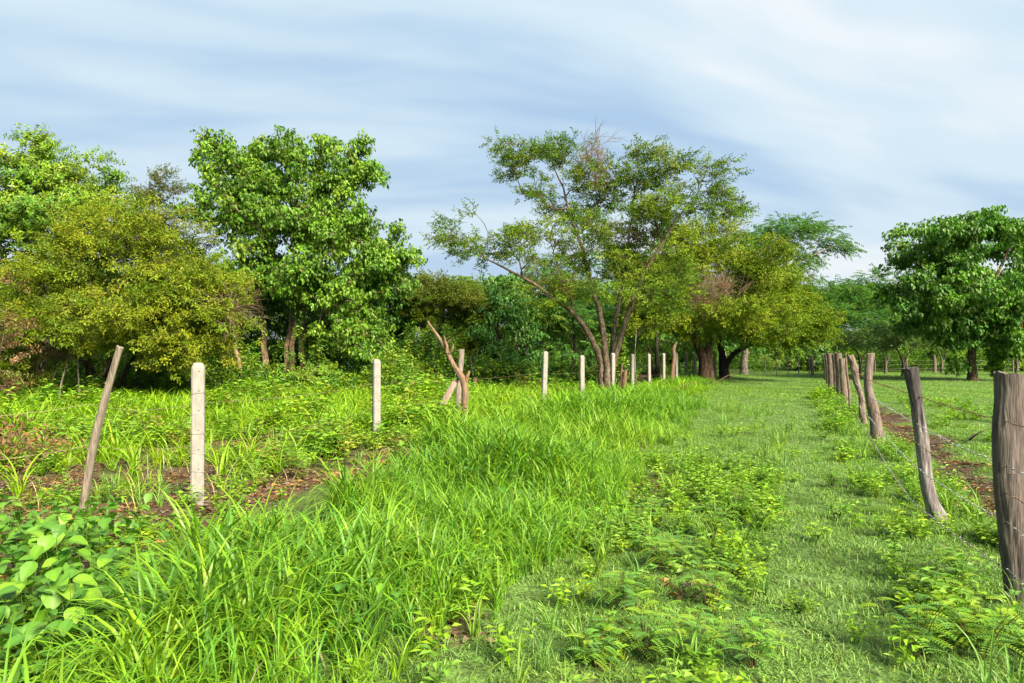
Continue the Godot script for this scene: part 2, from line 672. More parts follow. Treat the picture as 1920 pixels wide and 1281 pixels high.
const OLIVE := [Color(0.165, 0.245, 0.012), Color(0.195, 0.27, 0.014), Color(0.125, 0.20, 0.014), Color(0.215, 0.28, 0.02)]
const MID := [Color(0.10, 0.215, 0.012), Color(0.12, 0.245, 0.014), Color(0.08, 0.175, 0.014), Color(0.155, 0.27, 0.018)]
const BRIGHT := [Color(0.17, 0.29, 0.02), Color(0.21, 0.31, 0.02), Color(0.12, 0.24, 0.02)]
const DEEP := [Color(0.05, 0.15, 0.022), Color(0.065, 0.18, 0.025), Color(0.085, 0.205, 0.03)]
const FERN := [Color(0.06, 0.17, 0.03), Color(0.08, 0.20, 0.035), Color(0.10, 0.21, 0.03)]

func make_trees() -> void:
	var b: Vector3
	# the forked tree by the concrete posts
	b = foot(1138, 23.5); b.y -= 0.1
	tree({"name": "forked_tree", "seed": 1, "base": b, "label": "open vase-shaped tree with several pale stems forking low above a dark stump", "bark": Color(0.17, 0.13, 0.095),
		"stems": [
			stem(b, [[1132, 755, 23.5], [1130, 700, 23.5], [1118, 655, 23.4], [1085, 600, 23.2], [1040, 560, 22.8], [980, 520, 22.4], [900, 480, 22.2]], 0.16, 0.02),
			stem(b, [[1142, 755, 23.4], [1138, 690, 23.4], [1128, 610, 23.4], [1112, 540, 23.6], [1085, 450, 23.8], [1060, 370, 24.0], [1040, 310, 24.2]], 0.15, 0.02),
			stem(b, [[1150, 755, 23.6], [1146, 690, 23.6], [1150, 620, 24.0], [1165, 540, 24.6], [1180, 440, 25.0], [1190, 350, 25.2]], 0.12, 0.02),
			stem(b, [[1146, 700, 23.4], [1158, 650, 23.3], [1180, 580, 23.1], [1205, 520, 22.8], [1250, 440, 22.4], [1310, 360, 22.2]], 0.12, 0.02)],
		"fork": Vector3(0, 2.6, 0),
		"blobs": [blob(b, 950, 275, 24.0, 40, 16, 1.0, 1.0), blob(b, 1005, 305, 24.0, 60, 30, 1.4), blob(b, 1080, 290, 24.0, 55, 34, 1.6), blob(b, 1150, 340, 24.0, 80, 36, 2.0), blob(b, 1060, 370, 23.8, 110, 40, 2.0), blob(b, 1190, 290, 24.0, 40, 22, 1.2), blob(b, 1230, 320, 23.6, 80, 34, 1.6), blob(b, 1320, 330, 22.6, 45, 26, 1.2),
			blob(b, 1340, 385, 22.6, 60, 26, 1.4), blob(b, 1250, 390, 23.0, 110, 45, 2.0), blob(b, 1130, 430, 23.6, 140, 45, 2.2), blob(b, 880, 435, 22.4, 62, 32, 1.2, 1.6), blob(b, 975, 460, 22.6, 90, 42, 1.6, 3.2), blob(b, 1180, 490, 23.6, 130, 45, 2.2), blob(b, 1060, 545, 22.4, 110, 36, 1.6, 3.0), blob(b, 1230, 545, 22.8, 90, 45, 1.6, 3.2)],
		"n": 245, "per": 11, "clump": Vector3(0.50, 0.20, 0.50), "sprig": "spray", "scale": 0.9,
		"dead": [blob(b, 1030, 530, 23, 60, 25, 1.0), blob(b, 1180, 470, 23.4, 50, 30, 1.0), blob(b, 1110, 300, 23.6, 30, 30, 0.8)], "dead_n": 90,
		"tints": [Color(0.115, 0.20, 0.014), Color(0.145, 0.23, 0.015), Color(0.085, 0.165, 0.015), Color(0.18, 0.25, 0.02)]})
	# the dark stout tree behind it and its neighbours
	b = foot(1322, 33); b.y -= 0.1
	tree({"name": "spreading_tree", "seed": 2, "base": b, "label": "low spreading yellow-green tree with a stout dark trunk among the concrete posts", "bark": Color(0.10, 0.065, 0.045),
		"stems": [
			stem(b, [[1320, 722, 33], [1318, 670, 33], [1306, 640, 33], [1290, 600, 32.6], [1270, 540, 32]], 0.30, 0.05),
			stem(b, [[1330, 722, 33], [1328, 670, 33], [1335, 630, 33.2], [1350, 580, 33.6], [1370, 520, 34]], 0.26, 0.05)],
		"fork": Vector3(0, 1.8, 0),
		"blobs": [blob(b, 1320, 470, 33, 90, 60, 2.4), blob(b, 1390, 500, 33, 70, 60, 2.4), blob(b, 1260, 520, 32, 80, 60, 2.4), blob(b, 1360, 590, 31.5, 90, 40, 2.0), blob(b, 1250, 600, 31.5, 70, 35, 2.0), blob(b, 1430, 590, 32.5, 80, 40, 2.0)],
		"dead": [blob(b, 1330, 555, 31, 60, 40, 1.4)], "dead_n": 150, "n": 190, "per": 14, "clump": Vector3(0.7, 0.4, 0.7), "sprig": "spray", "scale": 1.25, "tints": OLIVE})
	b = foot(1362, 37); b.y -= 0.1
	tree({"name": "spreading_tree", "seed": 3, "base": b, "label": "olive-green tree with a long black limb reaching out low over the lane", "bark": Color(0.045, 0.035, 0.03),
		"stems": [
			stem(b, [[1358, 712, 37], [1356, 670, 37], [1348, 640, 37], [1345, 590, 37.4]], 0.26, 0.08),
			stem(b, [[1360, 690, 37], [1376, 664, 36.6], [1400, 650, 36], [1422, 640, 35.5], [1450, 620, 35]], 0.18, 0.06)],
		"fork": Vector3(0.5, 1.6, 0),
		"blobs": [blob(b, 1470, 590, 36, 65, 60, 2.4), blob(b, 1440, 540, 37, 70, 40, 2.4), blob(b, 1420, 625, 35, 60, 22, 1.6), blob(b, 1500, 615, 36, 40, 40, 1.6)],
		"n": 130, "per": 15, "clump": Vector3(0.75, 0.42, 0.75), "sprig": "spray", "scale": 1.35, "tints": OLIVE})
	# umbrella-crowned tree
	b = foot(1395, 46)
	tree({"name": "umbrella_tree", "seed": 4, "base": b, "label": "tall flat-topped tree with fine ferny leaves leaning out over the lane", "bark": Color(0.24, 0.22, 0.18),
		"stems": [stem(b, [[1395, 705, 46], [1400, 600, 46], [1425, 515, 46], [1450, 470, 46], [1490, 440, 46]], 0.28, 0.05), stem(b, [[1412, 540, 46], [1440, 520, 46], [1500, 490, 45], [1545, 470, 45]], 0.14, 0.04)],
		"fork": Vector3(1, 5, 0),
		"blobs": [blob(b, 1450, 440, 46, 70, 26, 3.0), blob(b, 1510, 430, 46, 60, 24, 3.0), blob(b, 1560, 462, 46, 42, 16, 2.0), blob(b, 1410, 470, 46, 50, 40, 3.0), blob(b, 1490, 485, 46, 60, 18, 2.5), blob(b, 1500, 540, 47, 80, 22, 3.0), blob(b, 1570, 545, 48, 50, 18, 2.0)],
		"n": 170, "per": 14, "clump": Vector3(0.8, 0.32, 0.8), "sprig": "frond", "scale": 1.0, "tints": FERN})
	# broad-leaved tree in the pasture
	b = foot(1824, 38); b.y -= 0.1
	tree({"name": "broad_leaved_tree", "seed": 5, "base": b, "label": "round-headed tree with large glossy dark green leaves standing alone in the pasture", "bark": Color(0.20, 0.14, 0.10),
		"stems": [stem(b, [[1824, 722, 38], [1824, 660, 38], [1826, 600, 38], [1822, 520, 38], [1815, 450, 38]], 0.27, 0.06), stem(b, [[1826, 620, 38], [1860, 540, 37], [1890, 470, 37]], 0.2, 0.05), stem(b, [[1824, 620, 38], [1780, 560, 38], [1730, 510, 37]], 0.18, 0.05)],
		"fork": Vector3(0, 3.2, 0),
		"blobs": [blob(b, 1830, 440, 38, 90, 40, 2.8), blob(b, 1760, 470, 37.5, 80, 50, 2.8), blob(b, 1900, 450, 38, 80, 50, 2.8), blob(b, 1830, 540, 37, 150, 55, 3.4), blob(b, 1750, 590, 37.5, 75, 35, 2.4), blob(b, 1920, 560, 37, 80, 60, 2.6), blob(b, 1865, 600, 36.5, 90, 26, 2.4), blob(b, 1803, 690, 37.4, 12, 14, 0.3, 0.15), blob(b, 1760, 635, 37.5, 60, 22, 1.6), blob(b, 1890, 645, 37, 55, 25, 1.6), blob(b, 1690, 560, 38, 35, 30, 1.4)],
		"n": 260, "per": 17, "clump": Vector3(0.7, 0.42, 0.7), "sprig": "broad", "scale": 1.25, "upright": true, "tints": [Color(0.07, 0.175, 0.018), Color(0.09, 0.21, 0.02), Color(0.115, 0.235, 0.022)]})
	# olive thorn tree at the edge of the wood
	b = foot(215, 21.5)
	tree({"name": "thorn_tree", "seed": 6, "base": b, "label": "wide bushy yellow-green thorn tree with thin dark stems at the edge of the wood", "bark": Color(0.07, 0.055, 0.045),
		"stems": [stem(b, [[170, 760, 21.5], [165, 690, 21.5], [150, 600, 21.3], [120, 520, 21]], 0.09, 0.03), stem(b, [[210, 760, 21.5], [205, 680, 21.5], [225, 580, 21.2], [250, 480, 21]], 0.10, 0.03), stem(b, [[225, 760, 21.7], [240, 690, 21.7], [290, 610, 21.6], [350, 550, 21.2]], 0.09, 0.03), stem(b, [[250, 760, 22], [262, 700, 22], [270, 600, 22.4], [260, 520, 22.6]], 0.07, 0.03), stem(b, [[190, 760, 22.2], [180, 700, 22.2], [100, 640, 22], [40, 600, 22]], 0.08, 0.03)],
		"fork": Vector3(0, 2.2, 0),
		"blobs": [blob(b, 260, 450, 21, 120, 60, 1.8), blob(b, 150, 500, 21, 130, 60, 1.8), blob(b, 330, 520, 20.6, 110, 60, 1.8), blob(b, 400, 560, 20.6, 60, 50, 1.4), blob(b, 60, 570, 21, 90, 60, 1.6), blob(b, 220, 600, 20, 200, 60, 1.6), blob(b, 350, 650, 20, 90, 35, 1.2), blob(b, 30, 660, 20.5, 70, 50, 1.2), blob(b, 200, 420, 21.6, 60, 30, 1.2)],
		"dead": [blob(b, 420, 590, 20.5, 45, 25, 0.8), blob(b, 120, 640, 20.5, 90, 40, 1.0)], "dead_n": 150, "n": 340, "per": 12, "clump": Vector3(0.5, 0.26, 0.5), "sprig": "spray", "scale": 0.95, "tints": [Color(0.18, 0.25, 0.012), Color(0.215, 0.275, 0.014), Color(0.13, 0.205, 0.014), Color(0.245, 0.29, 0.022)]})
	# bright creeper-hung tree behind it
	b = foot(80, 26)
	tree({"name": "leafy_tree", "seed": 7, "base": b, "label": "tall bright green tree hung with creepers rising behind the thorn tree", "bark": Color(0.2, 0.17, 0.13),
		"stems": [stem(b, [[80, 740, 26], [85, 600, 26], [75, 450, 26], [80, 330, 26]], 0.2, 0.05)],
		"fork": Vector3(0, 3.5, 0),
		"blobs": [blob(b, 72, 262, 26, 28, 22, 0.8), blob(b, 70, 300, 26, 55, 45, 1.6), blob(b, 40, 350, 26, 90, 60, 2.0), blob(b, 140, 340, 26, 75, 45, 2.0), blob(b, 190, 390, 25.5, 50, 40, 1.6), blob(b, 80, 420, 25, 120, 50, 2.0), blob(b, -40, 420, 26, 100, 90, 2.4)],
		"n": 190, "per": 14, "clump": Vector3(0.55, 0.35, 0.55), "sprig": "bush", "scale": 1.25, "tints": BRIGHT})
	# tall broad-leaved tree with bare red-brown stems
	b = foot(545, 27)
	tree({"name": "broad_leaved_tree", "seed": 8, "base": b, "label": "tall broad-leaved tree with a cluster of bare tan stems at the edge of the clearing", "bark": Color(0.38, 0.26, 0.165), "category": "tree",
		"stems": [stem(b, [[535, 735, 27], [540, 650, 27], [548, 590, 27], [552, 480, 27], [560, 350, 27]], 0.15, 0.04), stem(b, [[545, 735, 26.8], [548, 660, 26.8], [558, 590, 26.6], [600, 480, 26.4], [640, 390, 26.4]], 0.13, 0.04), stem(b, [[500, 735, 27.5], [496, 660, 27.5], [490, 590, 27.5], [450, 470, 27.5], [420, 370, 27.5]], 0.16, 0.04), stem(b, [[570, 735, 28], [566, 660, 28], [575, 590, 28], [640, 520, 28], [690, 460, 28]], 0.14, 0.04), stem(b, [[455, 745, 26], [450, 700, 26], [440, 640, 26], [430, 560, 26.4]], 0.12, 0.05)],
		"fork": Vector3(0, 4.2, 0),
		"blobs": [blob(b, 395, 275, 27.5, 50, 22, 1.4), blob(b, 440, 310, 27.2, 60, 40, 1.8), blob(b, 505, 290, 27, 30, 22, 1.0), blob(b, 560, 300, 27, 60, 40, 2.0), blob(b, 500, 340, 27, 60, 30, 1.8), blob(b, 620, 340, 26.8, 60, 40, 1.8), blob(b, 610, 285, 27, 25, 22, 1.0), blob(b, 660, 290, 26.8, 40, 26, 1.4), blob(b, 690, 340, 26.8, 30, 40, 1.4), blob(b, 440, 390, 27, 90, 60, 2.2), blob(b, 560, 400, 26.6, 130, 70, 2.4), blob(b, 660, 440, 26.4, 90, 70, 2.2), blob(b, 480, 500, 26.4, 70, 50, 1.8), blob(b, 620, 530, 26, 110, 60, 2.2), blob(b, 720, 510, 26.4, 60, 50, 1.8), blob(b, 755, 480, 26.4, 35, 25, 1.0), blob(b, 660, 610, 25.6, 60, 50, 1.4), blob(b, 690, 660, 25.4, 40, 35, 1.0)],
		"n": 500, "per": 14, "clump": Vector3(0.52, 0.36, 0.52), "sprig": "broad", "scale": 0.8, "upright": true, "tints": MID})
	# thin feathery tree peeping between
	b = foot(290, 30)
	tree({"name": "feathery_tree", "seed": 9, "base": b, "label": "thin wispy grey-green tree top showing between two fuller crowns", "bark": Color(0.12, 0.1, 0.08),
		"stems": [stem(b, [[290, 730, 30], [285, 560, 30], [290, 420, 30], [280, 340, 30]], 0.13, 0.03)], "fork": Vector3(0, 5, 0),
		"blobs": [blob(b, 290, 360, 30, 45, 35, 1.2), blob(b, 300, 420, 30, 50, 35, 1.4), blob(b, 330, 480, 30, 60, 50, 1.4)],
		"n": 60, "per": 12, "clump": Vector3(0.5, 0.3, 0.5), "sprig": "spray", "scale": 1.0, "tints": [Color(0.10, 0.13, 0.03), Color(0.12, 0.14, 0.04)]})
	# slender bare-branched tree in the gap
	b = foot(812, 31)
	tree({"name": "slender_tree", "seed": 10, "base": b, "label": "small tree with upswept bare branches and a thin yellow-green top", "bark": Color(0.17, 0.14, 0.11),
		"stems": [stem(b, [[804, 722, 31], [802, 660, 31], [790, 610, 31], [775, 560, 31], [765, 530, 31]], 0.13, 0.03), stem(b, [[805, 660, 31], [820, 610, 31], [838, 560, 31], [850, 530, 31]], 0.09, 0.03), stem(b, [[800, 640, 31], [808, 580, 31.5], [815, 530, 31.5]], 0.08, 0.03)], "fork": Vector3(0, 2.6, 0),
		"blobs": [blob(b, 810, 545, 31, 50, 24, 1.4), blob(b, 770, 550, 31, 40, 22, 1.2), blob(b, 850, 555, 31, 40, 24, 1.2)],
		"n": 60, "per": 12, "clump": Vector3(0.55, 0.25, 0.55), "sprig": "spray", "scale": 1.1, "tints": [Color(0.18, 0.22, 0.03), Color(0.15, 0.2, 0.03)]})
	# shaded trees behind the gap
	b = foot(930, 33)
	tree({"name": "dense_tree", "seed": 11, "base": b, "label": "dense tree with a yellow-green sunlit flank and black shade beneath its drooping boughs", "bark": Color(0.05, 0.04, 0.03),
		"stems": [stem(b, [[940, 715, 34], [935, 640, 34], [925, 580, 34]], 0.2, 0.06), stem(b, [[960, 715, 33.4], [975, 640, 33.4], [990, 590, 33.4]], 0.14, 0.05)], "fork": Vector3(0, 2.6, 0),
		"blobs": [blob(b, 880, 560, 33, 60, 40, 2.0), blob(b, 960, 560, 33.5, 80, 35, 2.4), blob(b, 850, 620, 32, 35, 40, 1.4), blob(b, 900, 600, 32.4, 40, 35, 1.2), blob(b, 1040, 590, 33.5, 60, 45, 2.0), blob(b, 940, 540, 35, 90, 24, 2.0)],
		"n": 170, "per": 17, "clump": Vector3(0.6, 0.35, 0.6), "sprig": "frond", "scale": 0.75, "tints": [Color(0.11, 0.21, 0.02), Color(0.07, 0.16, 0.02), Color(0.16, 0.25, 0.02), Color(0.04, 0.12, 0.025)]})
	make_far_trees()
	make_shrubs()

func make_far_trees() -> void:
	var r := rng_of(77)
	var proto := []
	var kinds := [["bush", MID, "round leafy green tree in the wood behind the clearing"], ["frond", FERN, "fern-leaved tree with layered boughs in the far wood"], ["spray", OLIVE, "yellow-green fine-leaved tree in the wood"], ["broad", DEEP, "dark broad-leaved tree in the deep wood"]]
	var spots := []
	# wood behind the clearing: two ranks
	for i in 11:
		spots.append([-170 + 122 * i + r.randf_range(-30, 30), r.randf_range(30.5, 35.0), r.randf_range(0.66, 0.82)])
	for i in 13:
		spots.append([-200 + 118 * i + r.randf_range(-30, 30), r.randf_range(40.0, 47.0), r.randf_range(0.82, 1.02)])
	for i in 8:
		spots.append([1000 + 46 * i + r.randf_range(-20, 20), r.randf_range(48.0, 56.0), r.randf_range(0.8, 1.0)])
	# far side of the pasture
	for i in 9:
		spots.append([1400 + 84 * i + r.randf_range(-20, 20), r.randf_range(58, 64), r.randf_range(0.78, 1.0)])
	for i in 9:
		spots.append([1330 + 88 * i + r.randf_range(-20, 20), r.randf_range(70, 78), r.randf_range(1.05, 1.3)])
	for k in 4:
		var blobs := []
		for i in 7:
			var a := r.randf() * TAU
			blobs.append([Vector3(cos(a) * 1.9, 3.2 + i * 0.62, sin(a) * 1.9), Vector3(1.9, 1.0, 1.9), 1.0])
		for i in 4:
			var a := i * TAU / 4 + 0.5
			blobs.append([Vector3(cos(a) * 2.6, 2.0, sin(a) * 2.6), Vector3(1.5, 0.9, 1.5), 0.7])
		proto.append(tree({"name": "woodland_tree", "seed": 40 + k, "base": Vector3.ZERO, "label": kinds[k][2], "group": kinds[k][2] + "s", "bark": Color(0.09, 0.075, 0.06),
			"stems": [[[Vector3(0, -0.1, 0), Vector3(0.1, 1.5, 0), Vector3(-0.1, 3.5, 0.1), Vector3(0, 6, 0)], 0.17, 0.05], [[Vector3(0.2, -0.1, 0.1), Vector3(0.6, 1.6, 0.3), Vector3(1.0, 3.6, 0.5)], 0.11, 0.04]],
			"fork": Vector3(0, 2.2, 0), "blobs": blobs, "n": 130, "per": 14, "clump": Vector3(0.75, 0.42, 0.75), "sprig": kinds[k][0], "scale": 1.25, "upright": k == 3, "tints": kinds[k][1]}))
	for i in spots.size():
		var k: int = r.randi() % 4
		if spots[i][1] > 55: k = [1, 1, 3, 0][r.randi() % 4]
		var o: Node3D = proto[k]
		if i >= 4:
			o = o.duplicate()
			o.name = numbered("woodland_tree")
			add_child(o)
		else:
			o = proto[i]
		o.position = foot(spots[i][0], spots[i][1])
		var sc: float = spots[i][2]
		if spots[i][0] > 730 and spots[i][0] < 1060: sc *= 0.78
		o.scale = Vector3(sc, sc * r.randf_range(0.85, 1.1), sc)
		o.rotation.y = r.randf() * TAU
	# small thorn trees in the pasture
	for q in [[1612, 47.0, 0.55], [1692, 44.0, 0.5], [1660, 50.0, 0.5], [1765, 52.0, 0.45], [1905, 46.0, 0.5]]:
		var base := foot(q[0], q[1])
		var w: float = q[2] * 6.0
		tree({"name": "young_thorn_tree", "seed": int(q[0]), "base": base, "label": "small flat-topped thorn tree with thin spreading branches in the far pasture", "group": "small thorn trees in the pasture", "bark": Color(0.16, 0.14, 0.12),
			"stems": [[[Vector3(0, -0.1, 0), Vector3(0.05, 0.7, 0), Vector3(-0.2, 1.5, 0.1), Vector3(-0.7, 2.3, 0)], 0.10, 0.03], [[Vector3(0.03, 0.5, 0), Vector3(0.35, 1.4, 0), Vector3(0.9, 2.2, 0.2)], 0.07, 0.03]],
			"fork": Vector3(0, 1.2, 0), "blobs": [[Vector3(0, 2.9, 0), Vector3(w * 0.6, 0.55, w * 0.6), 1.0], [Vector3(-0.5, 2.2, 0), Vector3(w * 0.45, 0.4, w * 0.5), 0.6]],
			"n": 34, "per": 11, "clump": Vector3(0.6, 0.25, 0.6), "sprig": "frond", "scale": 0.8, "tints": [Color(0.10, 0.17, 0.05), Color(0.12, 0.19, 0.05)]})

func shrub(called: String, label: String, group: String, base: Vector3, rx: float, ry: float, sprig: String, scale: float, tints: Array, n: int, per: int, sd: int) -> void:
	tree({"name": called, "seed": sd, "base": base, "label": label, "category": "shrub", "group": group, "bark": Color(0.12, 0.1, 0.07),
		"stems": [[[Vector3(0, -0.05, 0), Vector3(0.05, ry * 0.5, 0), Vector3(0.0, ry * 1.1, 0.05)], 0.03, 0.012], [[Vector3(0.05, -0.05, 0), Vector3(rx * 0.3, ry * 0.6, 0.1), Vector3(rx * 0.6, ry * 1.1, 0.1)], 0.025, 0.01], [[Vector3(-0.05, -0.05, 0), Vector3(-rx * 0.3, ry * 0.6, 0.1), Vector3(-rx * 0.6, ry, 0.1)], 0.025, 0.01]],
		"fork": Vector3(0, 0.3, 0), "tip": 0.5, "blobs": [[Vector3(0, ry * 0.95, 0), Vector3(rx, ry * 0.9, rx), 1.0], [Vector3(0, ry * 0.5, 0), Vector3(rx * 1.1, ry * 0.5, rx * 1.1), 0.7]],
		"n": n, "per": per, "clump": Vector3(0.26, 0.2, 0.26), "sprig": sprig, "scale": scale, "tints": tints})

func make_shrubs() -> void:
	shrub("round_shrub", "bright green leafy shrub below the tan tree stems", "", foot(595, 24.5), 0.75, 0.75, "bush", 0.9, BRIGHT, 40, 10, 61)
	shrub("round_shrub", "large yellow-green bush behind the second concrete post", "", foot(748, 24.5), 0.95, 0.75, "bush", 0.9, BRIGHT, 55, 10, 62)
	shrub("round_shrub", "small round bush of glossy mid-green leaves under the shaded tree", "", foot(925, 27), 0.55, 0.6, "broad", 0.6, MID, 30, 10, 63)
	shrub("round_shrub", "leafy green bush just behind the forked tree and the slim posts", "", foot(1050, 27), 0.9, 0.7, "bush", 0.9, MID, 40, 10, 64)
	shrub("round_shrub", "large-leaved pale green bush beyond the end of the lane", "", foot(1515, 56), 1.6, 1.4, "broad", 1.4, [Color(0.10, 0.22, 0.05), Color(0.12, 0.25, 0.06)], 45, 9, 65)
	shrub("round_shrub", "young bright shrub growing against the pasture tree trunk", "", foot(1872, 37.6), 0.55, 0.95, "broad", 0.8, BRIGHT, 30, 9, 66)
	shrub("dry_shrub", "shrub with hanging dry orange-brown leaves beside the thorn tree", "", foot(-20, 17.5), 0.9, 2.1, "bush", 0.8, [Color(0.20, 0.11, 0.05), Color(0.16, 0.15, 0.03), Color(0.14, 0.18, 0.03), Color(0.24, 0.14, 0.06)], 42, 6, 67)
	# undergrowth along the wood edges: a mass that nobody could count
	var r := rng_of(70)
	var under := thing("undergrowth", Vector3.ZERO, "tangled dark green undergrowth along the edge of the wood", "undergrowth", "", "stuff")
	var spots := []
	for i in 1500:
		var px := r.randf_range(-180, 1330)
		var d := lerpf(22.5, 40.0, pow(r.randf(), 1.4))
		if px > 760: d = maxf(d, 26.5)
		if px > 1165: d = maxf(d, 46.0) + r.randf_range(0.0, 8.0)
		spots.append([px, d])
	for i in 420:
		spots.append([r.randf_range(1330, 2080), r.randf_range(53, 72)])
	var lists := [[], [], [], []]
	var tl := [[], [], [], []]
	for q in spots:
		var p := foot(q[0], q[1])
		var clump := 0.25 + 2.4 * pow(clampf(0.45 + pn.get_noise_2d(p.x * 0.45, p.z * 0.45) * 1.2, 0.0, 1.0), 2.2)
		var tint: Color = (MID + BRIGHT + BRIGHT + DEEP)[r.randi() % 13]
		for k in 9:
			var off := Vector3(r.randf_range(-0.5, 0.5), r.randf_range(0.05, 1.0) * clump, r.randf_range(-0.5, 0.5))
			var w := r.randi() % 4
			var s := r.randf_range(0.8, 1.5) * (1.0 if q[1] < 50 else 1.6)
			lists[w].append(Transform3D((Basis(Vector3.UP, r.randf() * TAU) * Basis(Vector3.RIGHT, r.randf_range(-0.9, 0.9))).scaled_local(Vector3.ONE * s), p + off * (1.0 if q[1] < 50 else 1.5)))
			tl[w].append(jit(tint, r, 0.2))
	for w in 4:
		copies("leaves", S.bush[w], lists[w], tl[w], under)
	# thin saplings and dead stems before the wood
	for q in [[115, 19.5, 1.9], [148, 20.0, 2.6], [100, 20.5, 1.6], [885, 28.0, 1.5], [960, 28.5, 2.6], [988, 29.0, 2.4], [1190, 31.0, 3.2], [1218, 33.0, 3.0], [700, 27.5, 2.2]]:
		var o := thing("bare_sapling", foot(q[0], q[1]), "thin bare pole-like sapling standing at the edge of the wood", "sapling", "thin saplings along the wood edge")
		var mb := MB.new()
		var pts := PackedVector3Array()
		var rr := PackedFloat32Array()
		var lx := r.randf_range(-0.25, 0.25)
		for i in 8:
			var t := i / 7.0
			pts.append(Vector3(lx * t + 0.05 * sin(t * 5.0 + lx * 20.0), -0.05 + q[2] * t, 0.08 * sin(t * 4.0)))
			rr.append(lerpf(0.035, 0.012, t))
		mb.tube(pts, rr, 6, Color(0.25, 0.22, 0.18), true)
		mb.tube(PackedVector3Array([pts[5], pts[5] + Vector3(0.2, 0.35, 0.05), pts[5] + Vector3(0.3, 0.7, 0.1)]), PackedFloat32Array([0.012, 0.008, 0.004]), 4, Color(0.25, 0.22, 0.18))
		part("stem", mb.mesh(M.bark), o)

# ---------------------------------------------------------------- fences
# an irregular split or round wooden post along a path; rx, rz half widths; grooves cut deep
func rough_post(pts: Array, rr: Array, sd: int, col: Color, sides := 28, flat_z := 1.0, groove := 0.16, slant := 0.0, knobby := 0.0, tip := Color(-1, 0, 0), tip_from := 0.8) -> ArrayMesh:
	var r := rng_of(sd)
	var mb := MB.new()
	var rings := []
	var cols := []
	var gl := []
	if sd == 1: gl.append([1.25, 0.32, 0.09, -0.9])
	for i in 5: gl.append([r.randf() * TAU, r.randf_range(0.5, 1.0) * groove, r.randf_range(0.10, 0.2), r.randf_range(-0.5, 0.5)])
	var segs := 34
	for j in segs + 1:
		var t := float(j) / segs * (pts.size() - 1)
		var i := mini(int(t), pts.size() - 2)
		var ft := t - i
		var p: Vector3 = pts[i].cubic_interpolate(pts[i + 1], pts[maxi(i - 1, 0)], pts[mini(i + 2, pts.size() - 1)], ft)
		var rad: float = lerpf(rr[i], rr[i + 1], smoothstep(0, 1, ft))
		var ring := PackedVector3Array()
		var cc := PackedColorArray()
		for k in sides:
			var a := TAU * k / sides
			var m := 1.0 + 0.10 * vn.get_noise_3d(cos(a) * 1.2 + sd, p.y * 2.2, sin(a) * 1.2) + 0.06 * vn.get_noise_3d(cos(a) * 5 + sd, p.y * 1.4, sin(a) * 5) + knobby * vn.get_noise_3d(cos(a) * 1.6 + sd * 3, p.y * 6.0, sin(a) * 1.6)
			for g in gl:
				var da := absf(wrapf(a - g[0] - g[3] * p.y * 0.3, -PI, PI))
				m -= g[1] * exp(-pow(da / g[2], 2.0)) * (0.5 + 0.5 * vn.get_noise_2d(p.y * 2.0 + g[0], sd))
			var y_off := slant * cos(a) * rad if j == segs else 0.0
			ring.append(p + Vector3(cos(a) * rad * m, y_off + (0.02 * vn.get_noise_2d(a * 2.0, sd) if j == segs else 0.0), sin(a) * rad * m * flat_z))
			var st := 0.85 + 0.28 * vn.get_noise_3d(cos(a) * 4.0 + sd * 7, p.y * 0.9, sin(a) * 4.0) + 0.2 * vn.get_noise_3d(cos(a) * 1.5, p.y * 3.0 + sd, sin(a) * 1.5)
			var cb := col
			if tip.r >= 0.0: cb = col.lerp(tip, smoothstep(tip_from - 0.12, tip_from + 0.10, float(j) / segs + 0.3 * vn.get_noise_3d(cos(a) * 2.0, p.y * 3.0, sin(a) * 2.0)))
			cc.append(Color(cb.r * st, cb.g * st * (0.97 + 0.05 * sin(a * 3.0)), cb.b * st))
		rings.append(ring)
		cols.append(cc)
	var nr := []
	for j in segs + 1:
		var nn := PackedVector3Array()
		for k in sides:
			var du: Vector3 = rings[j][(k + 1) % sides] - rings[j][(k + sides - 1) % sides]
			var dv: Vector3 = rings[mini(j + 1, segs)][k] - rings[maxi(j - 1, 0)][k]
			nn.append(du.cross(dv).normalized() * -1.0 if du.cross(dv).dot(rings[j][k] - rings[j][(k + sides / 2) % sides]) < 0.0 else du.cross(dv).normalized())
		nr.append(nn)
	for j in segs:
		for k in sides:
			var k2 := (k + 1) % sides
			mb.trin(rings[j][k], rings[j + 1][k2], rings[j + 1][k], nr[j][k], nr[j + 1][k2], nr[j + 1][k], cols[j][k], cols[j + 1][k2], cols[j + 1][k])
			mb.trin(rings[j][k], rings[j][k2], rings[j + 1][k2], nr[j][k], nr[j][k2], nr[j + 1][k2], cols[j][k], cols[j][k2], cols[j + 1][k2])
	var top: PackedVector3Array = rings[segs]
	var ctr := Vector3.ZERO
	for q in top: ctr += q
	ctr /= top.size()
	for k in sides:
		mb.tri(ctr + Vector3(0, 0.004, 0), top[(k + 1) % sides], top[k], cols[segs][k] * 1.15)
	return mb.mesh(M.wood)

